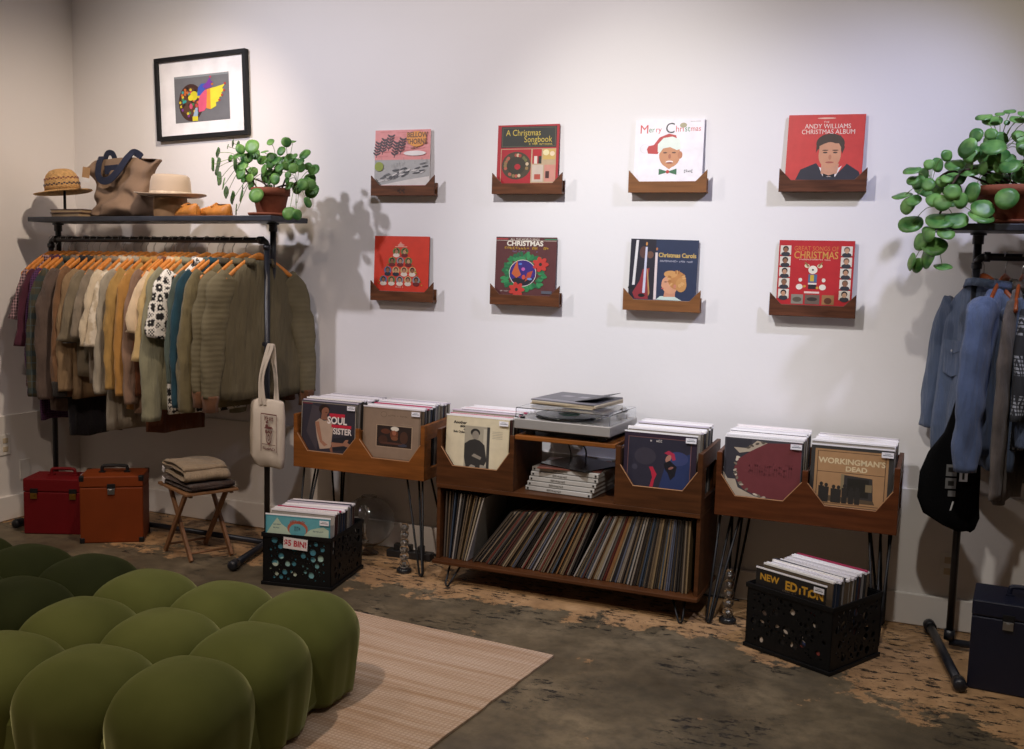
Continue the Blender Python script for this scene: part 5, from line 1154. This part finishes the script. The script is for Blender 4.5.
# ------------------------------------------------------------------ coin-leaf plants
LEAF_L= [(-0.587, -0.393, 2.049, 0.01, 0.023), (-0.597, -0.419, 2.031, 0.01, 0.013), (-0.58, -0.361, 2.046, 0.007, 0.023), (-0.666, -0.409, 2.005, 0.012, 0.027), (-0.683, -0.427, 1.945, 0.013, 0.034), (-0.707, -0.36, 1.942, 0.015, 0.047), (-0.781, -0.256, 1.891, 0.012, 0.038), (-0.734, -0.28, 1.863, 0.024, 0.034), (-0.713, -0.287, 1.818, 0.01, 0.034), (-0.588, -0.396, 1.784, 0.017, 0.037), (-0.583, -0.333, 1.795, 0.025, 0.034), (-0.574, -0.385, 1.726, 0.017, 0.03), (-0.564, -0.405, 1.948, 0.013, 0.033), (-0.52, -0.419, 2.017, 0.013, 0.026), (-0.468, -0.397, 2.031, 0.039, 0.036), (-0.559, -0.255, 2.014, 0.027, 0.024), (-0.557, -0.274, 1.92, 0.024, 0.027), (-0.565, -0.279, 1.865, 0.034, 0.037), (-0.502, -0.28, 1.978, 0.013, 0.023), (-0.397, -0.401, 1.919, 0.023, 0.029), (-0.54, -0.378, 1.832, 0.017, 0.027), (-0.417, -0.315, 1.98, 0.036, 0.03), (-0.445, -0.294, 1.892, 0.033, 0.037), (-0.471, -0.269, 1.84, 0.03, 0.02), (-0.394, -0.464, 1.79, 0.033, 0.037), (-0.34, -0.423, 2.047, 0.021, 0.017), (-0.352, -0.319, 2.016, 0.025, 0.023), (-0.353, -0.306, 1.958, 0.036, 0.033), (-0.292, -0.339, 1.976, 0.029, 0.029), (-0.261, -0.404, 2.047, 0.016, 0.026), (-0.267, -0.345, 2.057, 0.018, 0.008), (-0.208, -0.422, 1.921, 0.019, 0.025), (-0.328, -0.403, 1.873, 0.03, 0.03), (-0.293, -0.267, 1.84, 0.033, 0.033), (-0.206, -0.33, 1.997, 0.031, 0.025), (-0.198, -0.38, 1.955, 0.022, 0.019), (-0.236, -0.258, 1.946, 0.02, 0.02), (-0.158, -0.326, 1.923, 0.032, 0.027), (-0.223, -0.264, 1.877, 0.036, 0.033), (-0.205, -0.27, 1.824, 0.039, 0.036), (-0.251, -0.338, 1.767, 0.012, 0.021), (-0.168, -0.357, 1.763, 0.009, 0.027), (-0.233, -0.42, 1.706, 0.026, 0.033), (-0.193, -0.41, 1.701, 0.014, 0.027), (-0.385, -0.408, 2.004, 0.02, 0.007), (-0.231, -0.379, 1.983, 0.016, 0.013), (-0.411, -0.277, 1.937, 0.023, 0.027)]
LEAF_R= [(2.573, -0.431, 1.881, 0.033, 0.015), (2.578, -0.431, 1.843, 0.023, 0.019), (2.538, -0.315, 1.796, 0.04, 0.019), (2.564, -0.384, 1.753, 0.026, 0.036), (2.577, -0.333, 1.686, 0.046, 0.033), (2.612, -0.346, 1.871, 0.019, 0.029), (2.63, -0.371, 1.908, 0.021, 0.021), (2.658, -0.241, 1.919, 0.024, 0.029), (2.69, -0.401, 1.937, 0.021, 0.023), (2.635, -0.357, 1.819, 0.055, 0.028), (2.72, -0.399, 1.903, 0.036, 0.023), (2.723, -0.313, 1.866, 0.043, 0.034), (2.715, -0.385, 1.772, 0.042, 0.023), (2.713, -0.369, 1.805, 0.03, 0.021), (2.685, -0.48, 1.694, 0.053, 0.032), (2.74, -0.48, 1.695, 0.042, 0.031), (2.64, -0.46, 1.655, 0.019, 0.017), (2.670, -0.480, 1.6, 0.048, 0.035), (2.622, -0.47, 1.615, 0.028, 0.034), (2.650, -0.478, 1.556, 0.026, 0.042), (2.592, -0.44, 1.54, 0.013, 0.036), (2.614, -0.44, 1.527, 0.024, 0.029), (2.705, -0.48, 1.524, 0.033, 0.014), (2.772, -0.393, 1.882, 0.042, 0.028), (2.785, -0.424, 1.8, 0.028, 0.038), (2.825, -0.46, 1.738, 0.042, 0.036), (2.822, -0.47, 1.71, 0.047, 0.027), (2.758, -0.431, 1.961, 0.033, 0.039), (2.787, -0.301, 2.022, 0.027, 0.027), (2.809, -0.261, 2.094, 0.032, 0.019), (2.84, -0.249, 2.082, 0.037, 0.021), (2.863, -0.293, 2.099, 0.017, 0.01), (2.898, -0.248, 2.114, 0.022, 0.01), (2.845, -0.436, 1.963, 0.045, 0.035), (2.836, -0.382, 2.015, 0.024, 0.024), (2.843, -0.247, 1.916, 0.037, 0.029), (2.866, -0.285, 1.857, 0.053, 0.037), (2.791, -0.358, 1.952, 0.019, 0.024), (2.902, -0.46, 1.775, 0.041, 0.041), (2.934, -0.316, 2.012, 0.029, 0.024), (2.948, -0.276, 1.908, 0.048, 0.029), (2.92, -0.381, 2.066, 0.028, 0.017), (2.936, -0.402, 2.083, 0.019, 0.011), (2.951, -0.351, 1.859, 0.038, 0.028), (2.907, -0.413, 1.895, 0.037, 0.028), (2.887, -0.364, 2.057, 0.011, 0.011), (2.948, -0.248, 1.986, 0.02, 0.024), (2.868, -0.374, 1.949, 0.028, 0.024), (2.975, -0.438, 2.069, 0.028, 0.015), (2.995, -0.431, 2.005, 0.037, 0.028), (2.987, -0.406, 1.936, 0.042, 0.033), (3.038, -0.283, 1.873, 0.043, 0.034), (3.047, -0.367, 1.955, 0.033, 0.028), (3.005, -0.382, 1.807, 0.038, 0.036), (3.077, -0.421, 1.885, 0.037, 0.028)]
def leaf_mat():
    m, nt, b, N, L = nodes('coin_leaf')
    tc = N.new('ShaderNodeTexCoord'); nz = N.new('ShaderNodeTexNoise'); nz.inputs['Scale'].default_value = 16; nz.inputs['Detail'].default_value = 2; L.new(tc.outputs['Object'], nz.inputs[0])
    r = N.new('ShaderNodeValToRGB'); e = r.color_ramp.elements; e[0].position = .35; e[1].position = .7; e[0].color = (*srgb('#3c7236'), 1); e[1].color = (*srgb('#82b45e'), 1)
    L.new(nz.outputs[0], r.inputs[0]); L.new(r.outputs[0], b.inputs['Base Color']); b.inputs['Roughness'].default_value = .42
    b.inputs['Subsurface Weight'].default_value = 0
    tr = N.new('ShaderNodeBsdfTranslucent'); L.new(r.outputs[0], tr.inputs[0]); mx = N.new('ShaderNodeMixShader'); mx.inputs[0].default_value = .25
    L.new(b.outputs[0], mx.inputs[1]); L.new(tr.outputs[0], mx.inputs[2]); L.new(mx.outputs[0], N['Material Output'].inputs[0])
    return m
LM = leaf_mat(); STM = mat('plant_stem', srgb('#6f8a48'), .5, var=.2); WOODY = mat('woody_stem', srgb('#3c2c20'), .8)
def plant(label, pot, pot_r, pot_h, saucer_r, leaves, crowns, cx, seed, colour_seed=0):
    rnd = random.Random(seed)
    t = thing('potted_plant', label, 'plant', pot)
    p0 = Vector(pot); k = pot_r
    MB().use(TERRA).lathe([(k*.70, .014), (k*.72, .018), (k*.90, pot_h*.72), (k*.92, pot_h*.73), (k*1.0, pot_h*.74), (k*1.02, pot_h*.98), (k*.98, pot_h), (k*.90, pot_h*.99), (k*.87, pot_h*.88)], (0, 0, 0), 40).build('pot', t, smooth=True)
    MB().use(TERRA).lathe([(saucer_r*.86, 0), (saucer_r*.97, .006), (saucer_r, .016), (saucer_r*.95, .017), (saucer_r*.85, .008)], (0, 0, 0), 40).build('saucer', t, smooth=True)
    MB().use(mat('potting_soil', srgb('#2c2018'), .95, bump=1, bscale=80)).lathe([(k*.86, pot_h*.86), (k*.86, pot_h*.90), (k*.4, pot_h*.93)], (0, 0, 0), 30).build('soil', t, smooth=True)
    leaves = list(leaves); c0 = [Vector(c) for c in crowns]
    for c in c0:
        for q in range(6 if c.z > pot[2]+.05 else 2):
            a = rnd.random()*6.28; l = rnd.uniform(.04, .10); leaves.append((c.x+l*cos(a), c.y-abs(l*sin(a))*.8, c.z+rnd.uniform(-.02, .07), rnd.uniform(.018, .032), rnd.uniform(.018, .032)))
    mbl = MB().use(LM); mbs = MB().use(STM); mbw = MB().use(WOODY)
    soil = Vector((0, 0, pot_h*.9)); C_ = [Vector(c)-p0 for c in crowns]
    for c in C_:
        a = soil+Vector((rnd.uniform(-.5, .5)*k, rnd.uniform(-.4, .4)*k, 0)); mid = (a+c)/2+Vector((rnd.uniform(-.01, .01), 0, .01))
        if c.z < soil.z+.02: mid = Vector((a.x*.3+c.x*.7, a.y*.4+c.y*.6, soil.z+.07))
        mbw.tube(smoothpts([a, mid, c], 6), .0045, 7)
    for (x_, y_, z_, rx, ry) in leaves:
        P = Vector((x_, y_, z_))-p0; c = min(C_, key=lambda q: (q-P).length); r_ = max(rx, ry)*1.0
        out = (P-c); out = out.normalized() if out.length > 1e-4 else Vector((0, -1, 0))
        # the leaf faces the room, turned away sideways or skyward to match how narrow it looks
        if rx < ry*.92:
            a = math.acos(max(.12, rx/ry)); s = 1 if out.x > 0 else -1; nrm = Vector((s*sin(a), -cos(a), .12))
        elif ry < rx*.95:
            a = math.acos(max(.15, ry/rx)); nrm = Vector((out.x*.15, -cos(a), sin(a)))
        else: nrm = Vector((out.x*.3, -1, .25))
        nrm = (nrm+Vector([rnd.uniform(-.12, .12) for _ in range(3)])).normalized()
        # the petiole joins near the middle of the underside
        att = P-nrm*.002
        mid = (c+att)/2+Vector((0, 0, .012+.15*(att-c).length)) - nrm*.010
        if (att-c).length > .26: mid = c.lerp(att, .5)+Vector((0, 0, .05))
        mbs.tube(smoothpts([c, mid, att-nrm*.006, att], 4), .0014, 5)
        u = nrm.cross(Vector((0, 0, 1))); u = u.normalized() if u.length > .05 else Vector((1, 0, 0)); v = u.cross(nrm)
        rings = []
        ctr = mbl.bm.verts.new(P); prev = None; n = 18; first = None
        for (f, dz) in ((.5, .0012), (1.0, -.035*r_)):
            ring = []
            for q in range(n):
                a = 2*pi*q/n; rr = r_*f*(1+.035*sin(2*a+x_*40)+.02*sin(3*a))
                if f == 1.0 and abs(a-pi*.5) < .2: rr *= .97
                ring.append(mbl.bm.verts.new(P+u*rr*cos(a)+v*rr*sin(a)+nrm*(dz+(.05*r_*sin(3*a+z_*30) if f == 1.0 else 0))))
            if prev is None:
                for q in range(n): mbl.face([ctr, ring[q], ring[(q+1) % n]])
            else:
                for q in range(n): mbl.face([prev[q], ring[q], ring[(q+1) % n], prev[(q+1) % n]])
            prev = ring
    mbw.build('woody_stems', t, smooth=True); mbs.build('leaf_stalks', t, smooth=True)
    o = mbl.build('leaves', t, smooth=True, solid=.0007)
    return t
plant('coin-leaf plant in a terracotta pot at the right end of the left shelf', (-.395, -.345, zsh(-.44)), .094, .140, .112, LEAF_L, [(-.56, -.33, 1.93), (-.50, -.34, 1.88), (-.37, -.33, 1.92), (-.30, -.33, 1.90), (-.25, -.33, 1.85)], 0, 1)
plant('trailing coin-leaf plant in a wide terracotta pot on the right shelf', (2.945, -.285, 1.6862), .165, .142, .135, LEAF_R, [(2.64, -.38, 1.82), (2.68, -.42, 1.745), (2.66, -.45, 1.64), (2.87, -.32, 1.94), (2.93, -.33, 1.87), (2.82, -.35, 1.87)], 0, 2)

# ================================================================== THINGS ON THE FLOOR
BRASS = mat('brass', srgb('#b8924a'), .3, metal=1, var=.1)
def case(label, name, loc, rz, w, d, h, lid, m, corners, latches, handle_m, rows=True):
    t = thing(name, label, 'case', loc, rz)
    MB().use(m).box((w/2, d/2, (h-lid)/2), (w, d, h-lid-.001)).build('case_body', t, bevel=.006)
    MB().use(m).box((w/2, d/2, h-lid/2), (w+.002, d+.002, lid-.002)).build('lid', t, bevel=.006)
    for x in latches:
        l = MB().use(BLACK).box((x, -.003, h-lid+.006), (.040, .006, .026)).build('latch', t, bevel=.001)
        MB().use(BRASS if rows else HOOK).box((x, -.006, h-lid-.020), (.034, .007, .030)).box((x, -.010, h-lid-.016), (.012, .006, .014)).build('latch_plate', l, bevel=.001)
    if corners:
        mb = MB().use(BLACK)
        for x in (0, w):
            for y in (0, d):
                for z in (.014, h-.014): mb.box((x+(.010 if x == 0 else -.010), y+(.010 if y == 0 else -.010), z), (.026, .026, .030))
        mb.build('corner_guard', t, bevel=.005)
    mb = MB().use(handle_m); cx = w/2; mb.tube(smoothpts([(cx-.062, d/2, h), (cx-.062, d/2, h+.022), (cx-.048, d/2, h+.034), (cx+.048, d/2, h+.034), (cx+.062, d/2, h+.022), (cx+.062, d/2, h)], 4), .0085, 10)
    mb.box((cx-.062, d/2, h+.003), (.03, .03, .006)); mb.box((cx+.062, d/2, h+.003), (.03, .03, .006)); mb.build('handle', t, smooth=False)
    return t
RED = mat('dark_red_vinyl', srgb('#62040c'), .55, spec=.25, var=.08, bump=.25, bscale=300)
ORG = mat('tan_orange_vinyl', srgb('#702f0a'), .55, spec=.25, var=.08, bump=.25, bscale=300)
NVY = mat('navy_vinyl', srgb('#080f26'), .45, var=.1, bump=.25, bscale=300)
case('dark red record carrying case with brass latches, beside the left wall', 'record_case', (-1.702, -.712, 0), radians(24), .345, .20, .300, .072, RED, False, (.058, .262), RED)
o = case('tan orange record carrying case with black corners, in front of the red case', 'record_case', (-1.305, -.716, 0), radians(34), .310, .215, .352, .060, ORG, True, (.155,), BLACK, False)
case('navy blue record carrying case at the right edge beside the rack foot', 'record_case', (2.884, -.655, 0), radians(-4), .36, .23, .335, .06, NVY, False, (.12, .27), NVY, False)
t = tag(MB().use(ink('#c8c4c4')).box((0, 0, .001), (.10, .05, .002)).build('paper_card', loc=(-1.47, -.47, .3015), rot=(0, 0, .5)), 'small white card lying on top of the red case', 'card')

# folding stool with folded trousers
SW_ = mat('stool_wood', srgb('#7a5434'), .6, var=.25, scale=7, stretch=(6, 6, 1)); SW2 = mat('stool_seat_wood', srgb('#7c5838'), .6, var=.25, scale=7, stretch=(1, 8, 8))
ax = radians(-27)
t = thing('folding_stool', 'small wooden folding stool between the orange case and the clothes rack', 'stool', (-.665, -.575, 0), rz=ax)
sh = .352
for y in (-.105, .105):
    for s in (-1, 1):
        a = Vector((s*.135, y+(.011 if s > 0 else -.011), 0.004)); b = Vector((-s*.125, y+(.011 if s > 0 else -.011), sh-.014))
        d = (b-a); ang = math.atan2(d.x, d.z); R = Matrix.Rotation(ang, 3, 'Y')
        MB().use(SW_).box((a+b)/2, (.026, .015, d.length), R).build('leg', t, bevel=.002)
MB().use(BLACK).tube([(0, -.12, sh/2), (0, -.086, sh/2)], .005, 8).tube([(0, .086, sh/2), (0, .122, sh/2)], .005, 8).build('pivot', t)
MB().use(SW_).tube([(-.115, -.10, .040), (-.115, .10, .040)], .006, 8).build('stretcher', t, smooth=True); MB().use(SW_).tube([(.115, -.10, .040), (.115, .10, .040)], .006, 8).build('stretcher', t, smooth=True)
for k in range(6): MB().use(SW2).box((-.150+.06*k, 0, sh-.006), (.054, .27, .013)).build('seat_slat', t, bevel=.002)
MB().use(SW_).box((0, -.105, sh-.018), (.33, .016, .012)).box((0, .105, sh-.018), (.33, .016, .012)).build('seat_rail', t, bevel=.001)
def folded(label, m, z, path, d, dx, dy, rz, th, tagx):
    """cloth folded back on itself: a thick band following the path (x, z), running the depth d"""
    t = thing('folded_trousers', label, 'trousers', (-.665+dx, -.575+dy, z), rz=ax+rz, group='folded trousers on the stool')
    P = smoothpts([(p[0], 0, p[1]) for p in path], 6); ny = 16; mb = MB().use(m); N_ = len(P); A = []; B = []
    for j in range(ny+1):
        f = j/ny; y = -d/2+d*f; e = min(1, sqrt(max(0.0, 1-abs(2*f-1)**8))+.25); ra = []; rb = []
        for i, p in enumerate(P):
            tg = (P[min(i+1, N_-1)]-P[max(i-1, 0)]).normalized(); nr = Vector((-tg.z, 0, tg.x)); q = i/N_
            wob = Vector((.010*noise.noise(Vector((y*9, q*6, 1))), .010*noise.noise(Vector((q*9, 3, f*2))), .004*noise.noise(Vector((p.x*12, y*12, q*8)))))
            c = p+Vector((0, y, 0))+wob; hw = th*.46*(e if 0 < i < N_-1 else .5*e); c.z = max(c.z, th*.5+.0005)
            ra.append(mb.bm.verts.new(c+nr*hw)); rb.append(mb.bm.verts.new(c-nr*hw))
        A.append(ra); B.append(rb)
    for j in range(ny):
        for i in range(N_-1):
            mb.face([A[j][i], A[j][i+1], A[j+1][i+1], A[j+1][i]]); mb.face([B[j][i], B[j+1][i], B[j+1][i+1], B[j][i+1]])
        for k in (0, N_-1): mb.face([A[j][k], A[j+1][k], B[j+1][k], B[j][k]])
    for j in (0, ny):
        for i in range(N_-1): mb.face([A[j][i], B[j][i], B[j][i+1], A[j][i+1]])
    mb.build('cloth', t, smooth=True)
    MB().use(ink('#dcdadc')).box((tagx, -d/2-.004, .020), (.030, .003, .026), Matrix.Rotation(.3, 3, 'Y')).build('white_tag', t)
    return t
folded('dark brown folded trousers lying lower on the folding stool', cloth('brown_trousers', '#3c2c24'), sh+.002, [(-.150, .009), (.10, .009), (.155, .012), (.165, .021), (.150, .030), (.0, .029), (-.16, .030)], .235, .0, -.005, radians(3), .017, -.12)
folded('khaki folded trousers lying on the brown ones on the stool', cloth('khaki_trousers', '#8f7c64', .1), sh+.043, [(-.17, .011), (.02, .011), (.115, .010), (.158, .022), (.150, .040), (.10, .050), (-.06, .050), (-.15, .046), (-.175, .052), (-.13, .066), (.02, .074), (.10, .070), (.135, .060)], .225, -.008, .0, radians(-4), .020, -.155)

# glass pieces
def glass(name, col=(.97, .98, .98), r=.03):
    return mat(name, col, r, var=0, trans=1, ior=1.45)
GL = glass('clear_glass'); GLS = mat('smoky_glass', (.80, .82, .84), .05, var=0, trans=1, ior=1.3)
def column_glass(label, loc, n, h):
    t = thing('glass_column', label, 'glass column', loc, group='glass columns on black bases')
    MB().use(mat('black_glass_base', (.015, .015, .016), .15)).lathe([(.035, 0), (.037, .006), (.036, .018), (.026, .024)], (0, 0, 0), 32).build('base', t, smooth=True)
    prof = [(.020, .0245)]; hh = (h-.03)/n
    for k in range(n):
        for j in range(1, 7):
            f = j/6; prof.append((.014+.010*sin(pi*f)*(1-.35*k/n), .0245+hh*(k+f)))
    MB().use(GL).lathe(prof, (0, 0, 0), 28).build('beaded_glass', t, smooth=True)
    for k in range(n):
        MB().use(mat('glass_ball', (.75, .77, .80), .08, var=0, metal=.7)).lathe([(.0006, -.008), (.006, -.006), (.008, 0), (.006, .006), (.0006, .008)], (0, 0, .0245+hh*(k+.5)), 14).build('ball', t, smooth=True)
    return t
column_glass('stacked glass column on a black base, left of the record cabinet', (.400, -.372, 0), 6, .245)
column_glass('stacked glass column with clear balls on a black base, left of the right crate', (1.955, -.358, 0), 5, .235)
t = thing('glass_globe', 'large clear round glass globe on a short neck, behind the price card crate', 'globe', (.085, -.175, 0))
prof = [(.050, .0), (.052, .004), (.030, .014), (.022, .030), (.030, .044)]+[(.128*sin(a), .170-.128*cos(a)) for a in [.28+.1*k for k in range(0, 27)]]+[(.040, .296), (.038, .300)]
MB().use(GLS).lathe(prof, (0, 0, 0), 44, cap1=False).build('globe', t, smooth=True, solid=.002)
MB().use(GL).lathe([(.020, .0505), (.030, .060), (.014, .078), (.012, .15), (.026, .175), (.030, .215), (.022, .24)], (-.03, .0, .002), 24, cap1=False).build('inner_glass', t, smooth=True)
# cables along the wall
tag(MB().use(DARKP).tube(smoothpts([(.60, -.06, .0085), (.46, -.09, .0085), (.37, -.05, .0085), (.28, -.10, .0085), (.22, -.045, .0085)], 8), .006, 7).build('power_cable', smooth=True), 'black power cable lying along the wall behind the left bench legs', 'cable')
t = thing('power_strip', 'black power strip on the floor against the wall behind the glass column', 'power strip', (.31, -.145, 0), rz=radians(5)); MB().use(DARKP).box((0, 0, .019), (.24, .055, .036)).build('strip_body', t, bevel=.004)
for k in range(3): MB().use(DARKP).box((-.07+.065*k, 0, .052), (.03, .035, .032)).build('plug', t, bevel=.004)
tag(MB().use(DARKP).tube(smoothpts([(.62, -.075, .0065), (.9, -.05, .0065), (1.2, -.06, .0065), (1.6, -.045, .0065), (1.95, -.06, .0065)], 8), .005, 7).build('power_cable', smooth=True), 'thin black cable lying along the wall under the record cabinet', 'cable')

# ================================================================== GREEN VELVET SOFA MODULES
def velvet(name, c1, c2, tint):
    m, nt, b, N, L = nodes(name)
    tc = N.new('ShaderNodeTexCoord'); nz = N.new('ShaderNodeTexNoise'); nz.inputs['Scale'].default_value = 3.5; nz.inputs['Detail'].default_value = 3; L.new(tc.outputs['Object'], nz.inputs[0])
    r = N.new('ShaderNodeValToRGB'); e = r.color_ramp.elements; e[0].position = .3; e[1].position = .7; e[0].color = (*srgb(c1), 1); e[1].color = (*srgb(c2), 1)
    L.new(nz.outputs[0], r.inputs[0]); L.new(r.outputs[0], b.inputs['Base Color']); b.inputs['Roughness'].default_value = .85; b.inputs['Specular IOR Level'].default_value = .15
    b.inputs['Sheen Weight'].default_value = .55; b.inputs['Sheen Roughness'].default_value = .35; b.inputs['Sheen Tint'].default_value = (*srgb(tint), 1)
    n2 = N.new('ShaderNodeTexNoise'); n2.inputs['Scale'].default_value = 400; L.new(tc.outputs['Object'], n2.inputs[0]); bp = N.new('ShaderNodeBump'); bp.inputs['Strength'].default_value = .15; bp.inputs['Distance'].default_value = .002; L.new(n2.outputs[0], bp.inputs['Height']); L.new(bp.outputs[0], b.inputs['Normal'])
    return m
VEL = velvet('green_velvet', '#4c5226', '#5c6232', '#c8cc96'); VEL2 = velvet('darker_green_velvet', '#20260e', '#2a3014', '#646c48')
def cushion(parent, cx, cy, px, py, h, m, ex, ey, seed):
    """a tufted cushion bulging from the base; ex, ey = -1, 0, 1 for the side that is an outer face of the sofa"""
    rnd = random.Random(seed); nu, nv = 44, 26; R0x, R0y = px*.56, py*.56
    rings = []
    base = .018
    for j in range(nv+1):
        f = j/nv                                    # 0 at the floor, 1 at the crown
        ring = []
        for i in range(nu):
            a = 2*pi*i/nu; c, s_ = cos(a), sin(a)
            p_ = 2.9; sup = (abs(c)**p_+abs(s_)**p_)**(-1/p_)
            # height profile: upright side that rolls over to a domed top
            t_ = f*pi/2*1.0
            if f < .42:
                q = f/.42; rad = .90+.10*sin(q*pi/2); z = base+(h*.52)*q
            else:
                q = (f-.42)/.58; ang = q*pi/2; rad = max(0.0, cos(ang))**.80; z = base+h*.52+(h*.48-base)*sin(ang)**1.0
            outer = max(0, c*ex)*(1 if ex else 0), max(0, s_*ey)*(1 if ey else 0)
            o_ = max(outer)
            # inner sides pinch in towards the tufting low down
            pinch = 1-(1-o_)*.10*max(0, 1-f/.42)
            fold = 0
            if f < .6 and o_ > 0: fold = o_*.022*(max(0, 1-f/.6)**.8)*(.6*sin(a*30+rnd.random()*.02+seed)+.5*sin(a*53+seed*2))
            x = cx+c*sup*R0x*rad*pinch*(1+fold*3); y = cy+s_*sup*R0y*rad*pinch*(1+fold*3)
            ring.append(Vector((x, y, z)))
        rings.append(ring)
    return MB().use(m).loft(rings[:-1]).build('cushion', parent, smooth=True)
def sofa_module(label, x1, y1, ncol, nrow, px, py, h, m, seed, rz=0, loc=(0, 0)):
    """x1, y1: the corner nearest the record wall on the right"""
    t = thing('sofa_module', label, 'sofa', (x1, y1, .0115), rz=rz, group='green velvet sofa modules')
    for c in range(ncol):
        for r in range(nrow):
            ex = 1 if c == 0 else (-1 if c == ncol-1 else 0); ey = 1 if r == 0 else (-1 if r == nrow-1 else 0)
            cushion(t, -px*(c+.5), -py*(r+.5), px, py, h*(1+random.Random(seed+c*7+r).uniform(-.02, .02)), m, ex, ey, seed+c*5+r*3)
    MB().use(m).box((-px*ncol/2, -py*nrow/2, .10), (px*ncol*.93, py*nrow*.93, .17)).build('base', t, bevel=.03)
    mb = MB().use(mat('button_thread', (.5, .5, .45), .5))
    for c in range(1, ncol): mb.lathe([(.004, 0), (.004, .006)], (-px*c, -py*nrow+.045, .19), 8)
    for r in range(1, nrow): mb.lathe([(.004, 0), (.004, .006)], (-.045, -py*r, .20), 8)
    mb.build('tuft_buttons', t)
    return t
sofa_module('nearer green velvet tufted sofa module standing on the jute rug', .925, -1.605, 3, 3, .316, .335, .350, VEL, 50, rz=radians(5))
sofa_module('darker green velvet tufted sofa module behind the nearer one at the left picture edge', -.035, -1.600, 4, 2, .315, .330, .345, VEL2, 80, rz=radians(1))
